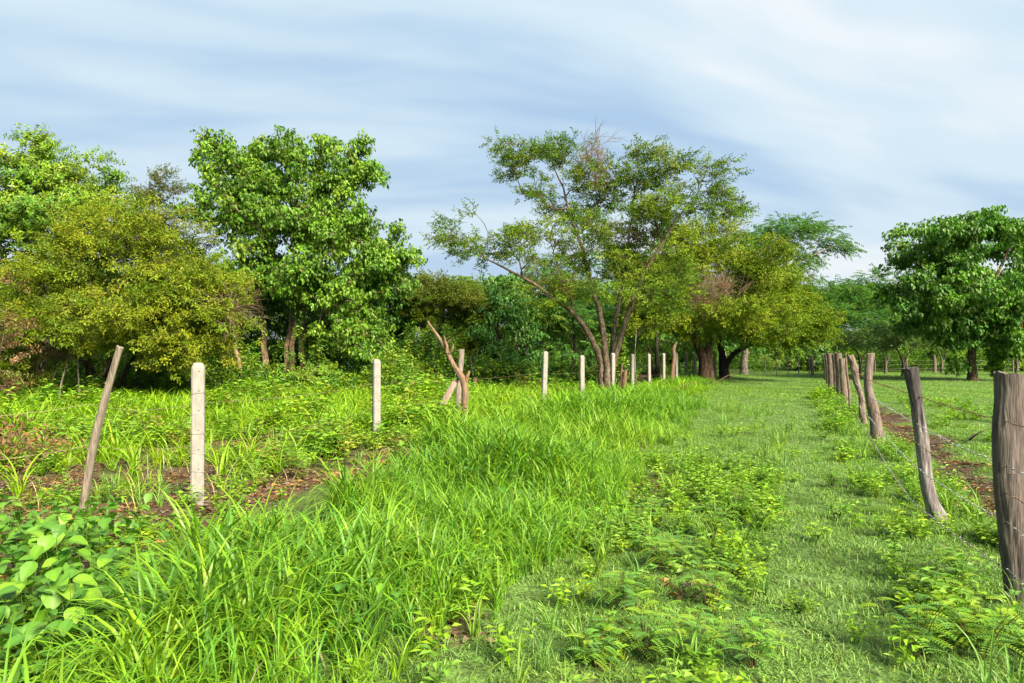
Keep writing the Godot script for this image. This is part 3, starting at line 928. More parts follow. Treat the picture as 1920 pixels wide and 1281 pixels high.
func concrete_post(h: float, w: float, sd: int) -> ArrayMesh:
	var mb := MB.new()
	var r := rng_of(sd)
	var hw := w * 0.5
	var ch := w * 0.12
	var prof := [Vector2(hw - ch, -hw), Vector2(hw, -hw + ch), Vector2(hw, hw - ch), Vector2(hw - ch, hw), Vector2(-hw + ch, hw), Vector2(-hw, hw - ch), Vector2(-hw, -hw + ch), Vector2(-hw + ch, -hw)]
	var levels := []
	var y := -0.1
	while y < h - 0.06:
		levels.append([y, 1.0])
		y += 0.1
	levels.append([h - 0.055, 1.0])
	levels.append([h - 0.02, 0.80])
	levels.append([h - 0.004, 0.62])
	var rings := []
	for L in levels:
		var ring := PackedVector3Array()
		for q in prof:
			ring.append(Vector3(q.x * L[1] + r.randf_range(-0.0015, 0.0015), L[0], q.y * L[1] + r.randf_range(-0.0015, 0.0015)))
		rings.append(ring)
	for j in rings.size() - 1:
		for k in 8:
			var k2 := (k + 1) % 8
			var sh := 1.0
			var c := Color(0.25 * sh, 0.24 * sh, 0.225 * sh)
			mb.tri(rings[j][k], rings[j + 1][k], rings[j + 1][k2], c)
			mb.tri(rings[j][k], rings[j + 1][k2], rings[j][k2], c)
	var last: PackedVector3Array = rings[rings.size() - 1]
	for k in 8:
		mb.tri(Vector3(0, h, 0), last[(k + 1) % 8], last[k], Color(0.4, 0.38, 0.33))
	return mb.mesh(M.concrete)

func wire_strand(pts: Array, rad: float, sag: float, col: Color, sd: int, parent: Node3D, barb_to: float) -> void:
	var r := rng_of(sd)
	var mb := MB.new()
	var bb := MB.new()
	var p := PackedVector3Array()
	for i in pts.size() - 1:
		var a: Vector3 = pts[i]
		var b: Vector3 = pts[i + 1]
		var k := maxi(4, int(a.distance_to(b) / 0.12))
		var sg := sag * r.randf_range(0.5, 1.6)
		for j in k:
			var t := float(j) / k
			p.append(a.lerp(b, t) - Vector3.UP * sg * 4.0 * t * (1 - t) + rdir(r) * 0.004)
	p.append(pts[pts.size() - 1])
	var rr := PackedFloat32Array()
	rr.resize(p.size())
	rr.fill(rad)
	mb.tube(p, rr, 5, col)
	var w := part("wire", mb.mesh(M.wire), parent)
	for i in p.size():
		if -p[i].z - parent.position.z > barb_to: continue
		for q in 2:
			var d0 := rdir(r)
			bb.tube(PackedVector3Array([p[i] - d0 * 0.016, p[i] + d0 * 0.016]), PackedFloat32Array([rad * 0.7, rad * 0.5]), 3, col)
		bb.tube(PackedVector3Array([p[i] - Vector3(0.006, 0, 0.006), p[i] + Vector3(0.006, 0, -0.006)]), PackedFloat32Array([rad * 1.8, rad * 1.8]), 4, col)
	if bb.v.size():
		var o := part("barb", bb.mesh(M.wire), w)
		o.set_meta("kind", "stuff")

func make_fences() -> void:
	# ---- rustic wooden fence along the lane
	var f0 := on_ground(1905, 1140)
	var fence := thing("wooden_fence", f0, "fence of rough weathered wooden posts strung with barbed wire along the lane", "fence")
	var R := func(x: float, y: float, d: float) -> Vector3: return at(x, y, d) - f0
	var put := func(pts: Array, d: float) -> Array:
		var out := []
		for q in pts: out.append(at(q[0], q[1], d) - f0)
		return out
	var d := -f0.z
	part("post", rough_post(put.call([[1910, 1165, d], [1908, 1060, d], [1899, 960, d], [1892, 880, d], [1892, 800, d], [1893, 745, d], [1894, 702, d]], d), [0.07, 0.085, 0.095, 0.092, 0.098, 0.086, 0.092], 1, Color(0.145, 0.128, 0.112), 72, 0.8, 0.10, -0.12), fence, "thick brown wooden post with a long crack and bowed sides")
	d = 6.45
	part("post", rough_post(put.call([[1760, 990, d], [1757, 965, d], [1745, 935, d], [1736, 890, d], [1728, 820, d], [1718, 750, d], [1707, 690, d]], d), [0.085, 0.085, 0.062, 0.058, 0.06, 0.058, 0.068], 2, Color(0.25, 0.24, 0.23), 36, 0.9, 0.22, 0.1, 0.05, Color(0.07, 0.068, 0.066), 0.74), fence, "leaning silver-grey post with a charred top and a swollen knobby foot")
	d = 11.5
	part("post", rough_post(put.call([[1645, 845, d], [1643, 800, d], [1637, 765, d], [1628, 720, d], [1633, 663, d]], d), [0.098, 0.10, 0.092, 0.066, 0.064], 3, Color(0.215, 0.18, 0.15), 28, 0.9, 0.15, 0.05), fence, "warm brown post bulging towards its foot")
	d = 15.0
	part("post", rough_post(put.call([[1623, 800, d], [1617, 775, d], [1615, 745, d], [1606, 715, d], [1602, 690, d], [1594, 666, d]], d), [0.06, 0.075, 0.06, 0.07, 0.08, 0.075], 4, Color(0.245, 0.20, 0.16), 24, 0.9, 0.25, 0.0, 0.25), fence, "gnarled crooked post leaning over with flaking bark")
	d = 17.5
	part("post", rough_post(put.call([[1594, 772, d], [1592, 730, d], [1588, 700, d], [1586, 662, d]], d), [0.03, 0.032, 0.03, 0.022], 5, Color(0.22, 0.17, 0.13), 12, 1.0, 0.1), fence, "thin dark stick post")
	d = 20.5
	part("post", rough_post(put.call([[1585, 758, d], [1583, 720, d], [1580, 672, d]], d), [0.125, 0.115, 0.105], 6, Color(0.27, 0.225, 0.17), 24, 0.9, 0.2), fence, "short pale sawn-off post")
	var far_posts := [[1571, 25.0, 662, 0.15, Color(0.19, 0.155, 0.125)], [1564, 27.5, 664, 0.12, Color(0.19, 0.155, 0.125)], [1555, 31.0, 663, 0.15, Color(0.19, 0.155, 0.125)], [1549, 34.5, 664, 0.12, Color(0.19, 0.155, 0.125)], [1545, 38.0, 666, 0.12, Color(0.19, 0.155, 0.125)]]
	var k := 7
	for q in far_posts:
		var b := foot(q[0] + 4, q[1]) - f0
		var t := at(q[0], q[2], q[1]) - f0
		part("post", rough_post([b - Vector3(0, 0.1, 0), b.lerp(t, 0.5) + Vector3(0.03, 0, 0), t], [q[3], q[3] * 0.95, q[3] * 0.9], k, q[4], 16, 0.9, 0.2), fence)
		k += 1
	# wires: heights as photo rows at the post distances
	var hs := [1.17, 0.90, 0.72, 0.52, 0.22]
	var cols := [Color(0.12, 0.06, 0.035), Color(0.20, 0.21, 0.225), Color(0.12, 0.07, 0.045), Color(0.22, 0.225, 0.23), Color(0.17, 0.17, 0.17)]
	for w in 5:
		var pts := []
		for q in [[2200, 2.6], [1874, 4.27], [1706, 6.4], [1625, 11.4], [1602, 15.0], [1568, 20.4], [1560, 25.0], [1553, 31.0], [1545, 38.0]]:
			var g := foot(q[0], q[1])
			var lean := 0.0
			if q[1] == 6.4: lean = 0.05 - 0.12 * (1.0 - hs[w])  - 0.0
			pts.append(g + Vector3(0.02 - (0.0 if q[1] != 6.4 else lean * -1.0), hs[w] + 0.02 * sin(w * 7.0 + q[1]), 0.02) - f0)
		wire_strand(pts, 0.0027, 0.02, cols[w], 300 + w, fence, 16.0)
	# ---- concrete post fence
	var c0 := on_ground(372, 950)
	var cf := thing("concrete_post_fence", c0, "line of square white concrete fence posts between the clearing and the lane", "fence")
	var cps := [[372, 7.05, 1.47, 0.125, 0.35, 0.0], [706, 12.0, 1.47, 0.125, 0.45, 0.0], [1019, 18.2, 1.60, 0.125, 0.3, 0.035], [1091, 19.6, 1.50, 0.125, 0.3, 0.0], [1185, 25.0, 1.48, 0.125, 0.4, 0.01], [1217, 28.2, 1.46, 0.125, 0.4, -0.01], [1244, 29.8, 1.50, 0.125, 0.4, 0.0],
		[1268, 32.0, 1.5, 0.125, 0.4, 0.0], [1287, 34.0, 1.5, 0.125, 0.4, 0.0], [1303, 36.0, 1.5, 0.125, 0.4, 0.0], [1340, 39.0, 1.5, 0.125, 0.4, 0.0], [1350, 41.5, 1.5, 0.125, 0.4, 0.0], [1359, 43.5, 1.5, 0.125, 0.4, 0.0], [1149, 22.2, 1.5, 0.125, 0.4, 0.0]]
	var shared := concrete_post(1.5, 0.125, 5)
	var marks := []
	for i in cps.size():
		var q: Array = cps[i]
		var b := foot(q[0], q[1])
		var o := part("post", concrete_post(q[2], q[3], 20 + i) if i < 4 else shared, cf)
		o.position = b - c0
		o.rotation = Vector3(0, q[4], -q[5])
		if i < 13: marks.append(b)
		if i < 3:
			# drilled holes and the tie wires wound round the post
			for j in 6:
				var ty := MB.new()
				var hh: float = q[2] - 0.12 - 0.2 * j
				var loop := PackedVector3Array()
				var rr := PackedFloat32Array()
				for a in 9:
					var an := TAU * a / 8 + PI / 4
					var rd := 0.0645 / maxf(absf(cos(an)), absf(sin(an)))
					loop.append(Vector3(cos(an) * rd, hh + 0.012 * sin(an + j), sin(an) * rd))
					rr.append(0.0022)
				if j > 0:
					ty.tube(loop, rr, 4, Color(0.35, 0.34, 0.33) if j % 2 == 0 else Color(0.16, 0.13, 0.11))
					part("tie", ty.mesh(M.wire), o)
				var hole := MB.new()
				hole.tube(PackedVector3Array([Vector3(0.012, hh + 0.03, 0.058), Vector3(0.012, hh + 0.03, 0.0640)]), PackedFloat32Array([0.006, 0.006]), 8, Color(0.03, 0.025, 0.02), true)
				part("hole", hole.mesh(M.concrete), o)
	for j in 2:
		var pts := []
		for b in [on_ground(-260, 1010)] + [on_ground(165, 955)] + marks.slice(0, 7):
			pts.append(b + Vector3(0.0, 1.05 - 0.42 * j, 0.0) - c0)
		wire_strand(pts, 0.0018, 0.06, Color(0.24, 0.17, 0.12), 340 + j, cf, 10.0)
	# ---- thin stake fence across the end of the lane
	var t0 := foot(1500, 47)
	var tf := thing("stake_fence", t0, "low fence of thin wooden stakes and wire across the end of the lane", "fence")
	var tp := []
	for q in [[1434, 45.0, 1.35, 0.03], [1456, 45.5, 1.3, 0.03], [1477, 46.0, 1.35, 0.03], [1497, 46.5, 1.35, 0.035], [1517, 47.0, 1.3, 0.035], [1523, 46.5, 1.35, 0.1], [1640, 50.0, 1.3, 0.05], [1700, 51.0, 1.2, 0.05], [1752, 52.0, 1.4, 0.13], [1800, 52.5, 1.2, 0.05], [1873, 52.0, 1.5, 0.1], [1899, 52.0, 1.3, 0.05]]:
		var b := foot(q[0], q[1]) - t0
		part("stake", rough_post([b - Vector3(0, 0.1, 0), b + Vector3(0.02, q[2] * 0.5, 0), b + Vector3(-0.05, q[2], 0)], [q[3], q[3], q[3] * 0.9], int(q[0]), Color(0.22, 0.19, 0.16), 10, 1.0, 0.1), tf)
		tp.append(b)
	for j in 3:
		var pts := []
		for b in tp: pts.append(b + Vector3(0, 0.35 + 0.32 * j, 0.03))
		wire_strand(pts, 0.004, 0.03, Color(0.3, 0.28, 0.25), 350 + j, tf, -1.0)

# ---------------------------------------------------------------- loose wood: leaning stake, lopped tree, board, stump, sticks
func make_wood_things() -> void:
	var g := on_ground(150, 978)
	var d := -g.z
	var o := thing("leaning_stake", g, "long smooth grey-brown stake leaning over beside the first concrete post", "stake")
	var spot := [g]
	var P := func(pts: Array) -> Array:
		var out := []
		for q in pts: out.append(at(q[0], q[1], q[2]) - spot[0])
		return out
	part("pole", rough_post(P.call([[148, 992, d], [161, 920, d], [174, 840, d], [195, 755, d], [212, 695, d], [225, 651, d]]), [0.037, 0.038, 0.037, 0.035, 0.031, 0.031], 31, Color(0.265, 0.235, 0.18), 20, 1.0, 0.03, -0.4), o)
	var kn := MB.new()
	var kp := at(205, 722, d) - g
	kn.tube(PackedVector3Array([kp, kp + Vector3(-0.03, 0.02, 0.025)]), PackedFloat32Array([0.018, 0.01]), 7, Color(0.2, 0.14, 0.09), true)
	part("knot", kn.mesh(M.wood), o)
	# lopped trunk
	d = 14.8
	g = foot(870, d)
	spot[0] = g
	o = thing("lopped_tree", g, "lopped bare trunk with one long slanting limb and stubby cut shoots", "tree stump")
	var brown := Color(0.25, 0.18, 0.115)
	part("trunk", rough_post(P.call([[868, 812, d], [871, 770, d], [872, 735, d], [868, 712, d], [856, 690, d]]), [0.088, 0.078, 0.076, 0.08, 0.062], 32, brown, 20, 1.0, 0.04), o)
	part("limb", rough_post(P.call([[866, 712, d], [850, 684, d + 0.02], [836, 655, d + 0.05], [822, 632, d + 0.08], [812, 618, d + 0.1], [802, 603, d + 0.12]]), [0.07, 0.058, 0.05, 0.043, 0.036, 0.028], 33, brown, 16, 1.0, 0.04, 0.8), o)
	part("stub", rough_post(P.call([[838, 662, d], [838, 650, d - 0.02], [835, 640, d - 0.03], [832, 628, d - 0.03]]), [0.04, 0.036, 0.024, 0.006], 34, brown, 10, 1.0, 0.1), o)
	part("stub", rough_post(P.call([[842, 664, d], [848, 656, d - 0.03], [850, 646, d - 0.05]]), [0.03, 0.026, 0.012], 35, brown, 10, 1.0, 0.15), o)
	part("stub", rough_post(P.call([[836, 646, d], [842, 640, d - 0.03], [846, 636, d - 0.05]]), [0.03, 0.028, 0.015], 36, brown, 10, 1.0, 0.15), o)
	part("stub", rough_post(P.call([[872, 718, d], [876, 706, d - 0.03], [880, 696, d - 0.04]]), [0.06, 0.045, 0.02], 37, Color(0.3, 0.17, 0.09), 12, 1.0, 0.35, 0.6, 0.3), o)
	# grey wooden post behind it
	g = foot(860, 15.6)
	spot[0] = g
	o = thing("weathered_post", g, "flat-sided grey wooden post standing just behind the lopped trunk", "post")
	part("post_shaft", rough_post(P.call([[857, 800, 15.6], [859, 750, 15.6], [863, 700, 15.6], [866, 655, 15.6]]), [0.062, 0.064, 0.062, 0.06], 38, Color(0.28, 0.245, 0.205), 16, 0.6, 0.12), o)
	# leaning split board
	g = foot(808, 14.4)
	spot[0] = g
	o = thing("leaning_board", g, "split reddish-grey board leaning against the lopped trunk", "board")
	part("plank", rough_post(P.call([[804, 815, 14.2], [816, 788, 14.4], [834, 752, 14.6], [855, 712, 14.9]]), [0.085, 0.085, 0.083, 0.078], 39, Color(0.29, 0.225, 0.18), 20, 0.4, 0.25, 0.8), o)
	# burnt stump
	g = foot(1163, 22.0)
	spot[0] = g
	o = thing("tree_stump", g, "splintered dark stump with two broken prongs at the foot of the forked tree", "stump")
	part("butt", rough_post(P.call([[1160, 765, 22], [1160, 742, 22], [1164, 722, 22], [1168, 705, 22]]), [0.15, 0.13, 0.12, 0.1], 41, Color(0.12, 0.075, 0.05), 18, 0.9, 0.3, 0.3, 0.25), o)
	part("prong", rough_post(P.call([[1163, 722, 22], [1165, 700, 22], [1166, 681, 22]]), [0.06, 0.045, 0.02], 42, Color(0.16, 0.10, 0.065), 12, 0.9, 0.3), o)
	part("prong", rough_post(P.call([[1170, 725, 21.9], [1172, 708, 21.9], [1173, 694, 21.9]]), [0.075, 0.07, 0.05], 43, Color(0.20, 0.13, 0.08), 12, 0.9, 0.2, 0.6), o)
	# crooked bare pole among the slim posts
	g = foot(1258, 29)
	spot[0] = g
	o = thing("crooked_pole", g, "crooked brown dead pole standing among the slim concrete posts", "pole")
	part("shaft", rough_post(P.call([[1259, 724, 29], [1262, 690, 29], [1264, 670, 29], [1263, 655, 29], [1268, 643, 29]]), [0.11, 0.09, 0.075, 0.075, 0.05], 44, Color(0.24, 0.16, 0.10), 14, 1.0, 0.15, 0.3, 0.1), o)
	# dark stub of a sawn trunk in the wood edge
	g = foot(891, 26)
	spot[0] = g
	o = thing("sawn_stump", g, "short pale sawn stump at the edge of the wood", "stump")
	part("butt", rough_post(P.call([[890, 735, 26], [890, 722, 26], [891, 708, 26]]), [0.10, 0.09, 0.085], 45, Color(0.38, 0.27, 0.17), 14, 1.0, 0.1), o)
	# twisted dead limbs lying on the ground
	for q in [[985, 25.5, 0.55, 0.06, Color(0.38, 0.27, 0.17), "pale twisted dead limb lying at the edge of the wood"], [1332, 23.0, 0.9, 0.03, Color(0.17, 0.12, 0.08), "crooked brown stick poking out of the tall grass by the lane"], [1800, 12.0, 0.35, 0.035, Color(0.07, 0.06, 0.05), "black rotten branch lying on the pasture"], [1345, 41, 1.2, 0.07, Color(0.22, 0.17, 0.13), "fallen branches heaped under the spreading trees"]]:
		g = foot(q[0], q[1])
		o = thing("fallen_branch", g, q[5], "branch")
		var L: float = q[2] * 1.6
		var lift := 0.0
		if q[1] == 23.0: lift = 0.42
		part("limb", rough_post([Vector3(-L, 0.03 + lift * 0.4, 0.1), Vector3(-L * 0.4, 0.08 + lift, 0), Vector3(0.1, 0.06 + lift * 1.1, 0.06), Vector3(L * 0.5, 0.16 + lift * 1.5, -0.05), Vector3(L, 0.1 + lift * 1.9, 0.1)], [q[3], q[3], q[3] * 0.9, q[3] * 0.7, q[3] * 0.3], int(q[0]), q[4], 9, 1.0, 0.1), o)
		part("side_limb", rough_post([Vector3(0.1, 0.06 + lift, 0.06), Vector3(L * 0.3, 0.2 + lift, 0.2), Vector3(L * 0.6, 0.3 + lift, 0.25)], [q[3] * 0.7, q[3] * 0.5, q[3] * 0.2], int(q[0]) + 1, q[4], 8, 1.0, 0.1), o)
	# dry brush at the wood's near corner
	var r := rng_of(88)
	g = on_ground(25, 880)
	o = thing("brush_heap", g, "heap of dry brown leaves and twigs beside the leaning stake", "brush heap")
	var tw := MB.new()
	for i in 26:
		var a := r.randf() * TAU
		var p := Vector3(r.randf_range(-0.8, 0.5), 0.02, r.randf_range(-0.6, 0.5))
		var dv := Vector3(cos(a), r.randf_range(0.1, 0.9), sin(a)) * r.randf_range(0.3, 0.8)
		tw.tube(PackedVector3Array([p, p + dv * 0.5 + Vector3.UP * 0.05, p + dv]), PackedFloat32Array([0.007, 0.005, 0.002]), 4, Color(0.25, 0.16, 0.09))
	part("twigs", tw.mesh(M.bark), o).set_meta("kind", "stuff")
	var lf := MB.new()
	for i in 1000:
		var p := Vector3(r.randfn(-0.25, 0.5), 0, r.randfn(0, 0.5))
		p.y = maxf(0.02, r.randf() * 0.75 * exp(-p.length_squared() * 1.2))
		var c := [Color(0.095, 0.06, 0.033), Color(0.13, 0.082, 0.042), Color(0.07, 0.048, 0.03), Color(0.17, 0.095, 0.04)][r.randi() % 4] as Color
		lf.leaf(p, (rdir(r) + Vector3.DOWN * 0.5).normalized(), rdir(r), r.randf_range(0.06, 0.11), r.randf_range(0.03, 0.05), jit(c, r, 0.2), 0.6, 0.3)
	part("leaves", lf.mesh(M.dead), o).set_meta("kind", "stuff")

# ---------------------------------------------------------------- grass
func scatter(rr: RandomNumberGenerator, d0: float, d1: float, n: int, accept: Callable) -> Array:
	var out := []
	for i in n:
		var d := sqrt(lerpf(d0 * d0, d1 * d1, rr.randf()))
		var x := rr.randf_range(-0.86, 0.86) * d
		var a: float = accept.call(x, d)
		if rr.randf() < a: out.append(Vector3(x, gh(x, -d), -d))
	return out

func tall_here(x: float, d: float) -> float:
	var s := across(x, d)
	var n := pn.get_noise_2d(x * 0.7 + 30.0, d * 0.7)
	var e := tall_edge(d) + n * 0.7
	if s > e: return 0.0
	var lo := -3.3 - 2.8 * smoothstep(3.0, 16.0, d) + n * 0.7
	if s < lo: return 0.0
	if d > 38.0: return 0.0
	if x < -0.55 * d and d < 6.2: return 0.4 if d < 4.3 else 0.12
	if s > e - 0.8: return 0.45
	return 1.0

func make_grass() -> void:
	# ---- tall arching grass along the post line
	var r := rng_of(501)
	var tall := []
	for k in 5:
		var mb := MB.new()
		for i in 17:
			var yaw := r.randf() * TAU
			var p := Vector3(r.randf_range(-0.06, 0.06), -0.02, r.randf_range(-0.06, 0.06))
			var c := jit(Color(0.8, 0.8, 0.8), r, 0.24)
			mb.blade(p, yaw, r.randf_range(0.0, 0.42), r.randf_range(1.0, 3.0), 0.5 + 0.75 * r.randf(), r.randf_range(0.011, 0.030), 7, c, r.randf_range(-0.5, 0.5))
		tall.append(mb.mesh(M.blade))
	var green := [Color(0.135, 0.30, 0.016), Color(0.17, 0.34, 0.016), Color(0.10, 0.255, 0.026), Color(0.205, 0.37, 0.016)]
	var to := thing("tall_grass", Vector3.ZERO, "lush tall arching grass in a broad band beside the concrete posts", "grass", "", "stuff")
	var pts := scatter(r, 2.3, 9.0, 12000, func(x, d): return tall_here(x, d))
	pts += scatter(r, 9.0, 20.0, 13000, func(x, d): return tall_here(x, d))
	pts += scatter(r, 20.0, 40.0, 14000, func(x, d): return tall_here(x, d))
	# the strip of grass before the wood
	var strip := func(x: float, d: float) -> float:
		var s := across(x, d)
		if s > -6.6 or x > 0.30 * d: return 0.0
		var n := pn.get_noise_2d(x * 0.5, d * 0.5 + 80.0)
		return smoothstep(11.0, 15.0, d + n * 6.0) * (1.0 - smoothstep(24.5, 27.5, d + n * 2.0)) * 0.9 + 0.03
	var pts2 := scatter(r, 7.0, 28.0, 11000, strip)
	var lists := [[], [], [], [], []]
	var tl := [[], [], [], [], []]
	for p in pts:
		var d: float = -p.z
		var s := across(p.x, d)
		var edge := clampf((tall_edge(d) - s) / 1.1, 0.0, 1.0)
		var h := lerpf(0.30, 0.66, edge) * r.randf_range(0.8, 1.15) * (0.92 + 0.75 * pn.get_noise_2d(p.x * 1.1 + 70.0, p.z * 1.1)) * lerpf(1.0, 0.8, smoothstep(14, 28, d))
		if d < 4.0: h *= 0.82
		var w := r.randi() % 5
		var wide := lerpf(1.0, 1.5, smoothstep(8, 25, d))
		lists[w].append(Transform3D(Basis(Vector3.UP, r.randf() * TAU).scaled_local(Vector3(h * wide, h, h * wide)), p))
		var t: Color = green[r.randi() % 4]
		t = t.lerp(Color(0.215, 0.37, 0.013), clampf(0.25 + 1.5 * pn.get_noise_2d(p.x * 0.25 + 300.0, p.z * 0.25), 0.0, 0.85))
		tl[w].append(jit(t, r, 0.14))
	for p in pts2:
		var w := r.randi() % 5
		var h := r.randf_range(0.4, 0.7)
		lists[w].append(Transform3D(Basis(Vector3.UP, r.randf() * TAU).scaled_local(Vector3(h * 1.3, h, h * 1.3)), p))
		tl[w].append(jit(Color(0.21, 0.37, 0.010), r, 0.2))
	for w in 5: copies("grass_clump", tall[w], lists[w], tl[w], to)
	var straw := MB.new()
	for i in 5:
		straw.blade(Vector3(r.randf_range(-0.05, 0.05), -0.02, r.randf_range(-0.05, 0.05)), r.randf() * TAU, r.randf_range(0.1, 0.7), r.randf_range(0.3, 2.6), r.randf_range(0.3, 0.7), 0.011, 5, jit(Color(0.8, 0.8, 0.8), r, 0.2), 0.3)
	var sl := []
	var stt := []
	for p in scatter(r, 2.4, 16.0, 2600, func(x, d): return 0.35 * tall_here(x, d) + (0.2 if across(x, d) < -6.0 else 0.0)):
		sl.append(Transform3D(Basis(Vector3.UP, r.randf() * TAU).scaled_local(Vector3.ONE * r.randf_range(0.5, 0.85)), p))
		stt.append(jit([Color(0.42, 0.36, 0.16), Color(0.34, 0.25, 0.12), Color(0.36, 0.38, 0.10)][r.randi() % 3], r, 0.2))
	copies("straw", straw.mesh(M.blade), sl, stt, to)
	# ---- short turf of the lane and the pasture
	var turf := []
	for k in 4:
		var mb := MB.new()
		for i in 44:
			var p := Vector3(r.randf_range(-0.11, 0.11), -0.005, r.randf_range(-0.11, 0.11))
			mb.blade(p, r.randf() * TAU, r.randf_range(0.15, 1.1), r.randf_range(0.2, 1.6), 0.022 + 0.075 * pow(r.randf(), 2.0), r.randf_range(0.004, 0.008), 3, jit(Color(0.78, 0.78, 0.78), r, 0.3), r.randf_range(-0.8, 0.8))
		turf.append(mb.mesh(M.blade))
	var lawn := [Color(0.165, 0.305, 0.055), Color(0.18, 0.32, 0.075), Color(0.15, 0.285, 0.04), Color(0.205, 0.335, 0.055)]
	var lo := thing("short_turf", Vector3.ZERO, "short fine pale green turf covering the lane and the pasture", "grass", "", "stuff")
	var short_here := func(x: float, d: float) -> float:
		var s := across(x, d)
		if s < tall_edge(d) - 0.8: return 0.0
		return (1.0 - 0.98 * bare(x, d)) * clampf(0.85 + 1.3 * pn.get_noise_2d(x * 2.2 + 200.0, d * 2.2), 0.35, 1.0)
	var ps := scatter(r, 2.3, 7.0, 5200, short_here)
	ps += scatter(r, 7.0, 15.0, 13000, short_here)
	ps += scatter(r, 15.0, 30.0, 16000, short_here)
	ps += scatter(r, 30.0, 58.0, 16000, short_here)
	lists = [[], [], [], []]
	tl = [[], [], [], []]
	for p in ps:
		var d: float = -p.z
		var w := r.randi() % 4
		var wide := lerpf(1.0, 2.6, smoothstep(7, 40, d))
		var h := r.randf_range(0.7, 1.25) * lerpf(1.0, 1.25, smoothstep(10, 40, d))
		lists[w].append(Transform3D(Basis(Vector3.UP, r.randf() * TAU).scaled_local(Vector3(wide, h, wide)), p))
		var n := pn.get_noise_2d(p.x * 0.6, p.z * 0.6)
		var t: Color = lawn[r.randi() % 4]
		t = t.lerp(Color(0.20, 0.35, 0.03), clampf(0.12 + n * 1.5, 0.0, 0.7))
		var sx := across(p.x, d)
		var worn := smoothstep(-0.9, -0.1, sx + n * 0.8) * (1.0 - smoothstep(0.6, 1.1, sx + n * 0.5)) + smoothstep(3.2, 4.6, sx + n * 2.0) * 0.9
		t = t.lerp(Color(0.225, 0.37, 0.09), 0.55 * clampf(worn, 0.0, 1.0))
		tl[w].append(jit(t, r, 0.13))
	for w in 4: copies("turf_tuft", turf[w], lists[w], tl[w], lo)
	# ---- loose upright tufts in the lane and under the wooden fence
	var mid := thing("grass_tufts", Vector3.ZERO, "loose light green grass tufts along the wooden fence and lane edge", "grass", "", "stuff")
	var tuft := func(x: float, d: float) -> float:
		var s := across(x, d)
		var n := pn.get_noise_2d(x * 1.5 + 9.0, d * 1.5)
		if s > 0.75 and s < 1.7: return clampf(0.15 + n * 1.2, 0.0, 0.6)
		if s > tall_edge(d) - 0.3 and s < -0.2: return clampf(0.14 + n * 0.9, 0.0, 0.5)
		if s < -6.0: return clampf(0.12 + n, 0.0, 0.4)
		return 0.0
	var pm := scatter(r, 2.3, 8.0, 1700, tuft) + scatter(r, 8.0, 20.0, 5000, tuft)
	lists = [[], [], [], [], []]
	tl = [[], [], [], [], []]
	for p in pm:
		var w := r.randi() % 5
		var h := r.randf_range(0.22, 0.42)
		lists[w].append(Transform3D(Basis(Vector3.UP, r.randf() * TAU).scaled_local(Vector3(h, h, h)), p))
		tl[w].append(jit([Color(0.16, 0.31, 0.03), Color(0.14, 0.28, 0.05), Color(0.20, 0.34, 0.03)][r.randi() % 3], r, 0.15))
	for w in 5: copies("tuft", tall[w], lists[w], tl[w], mid)

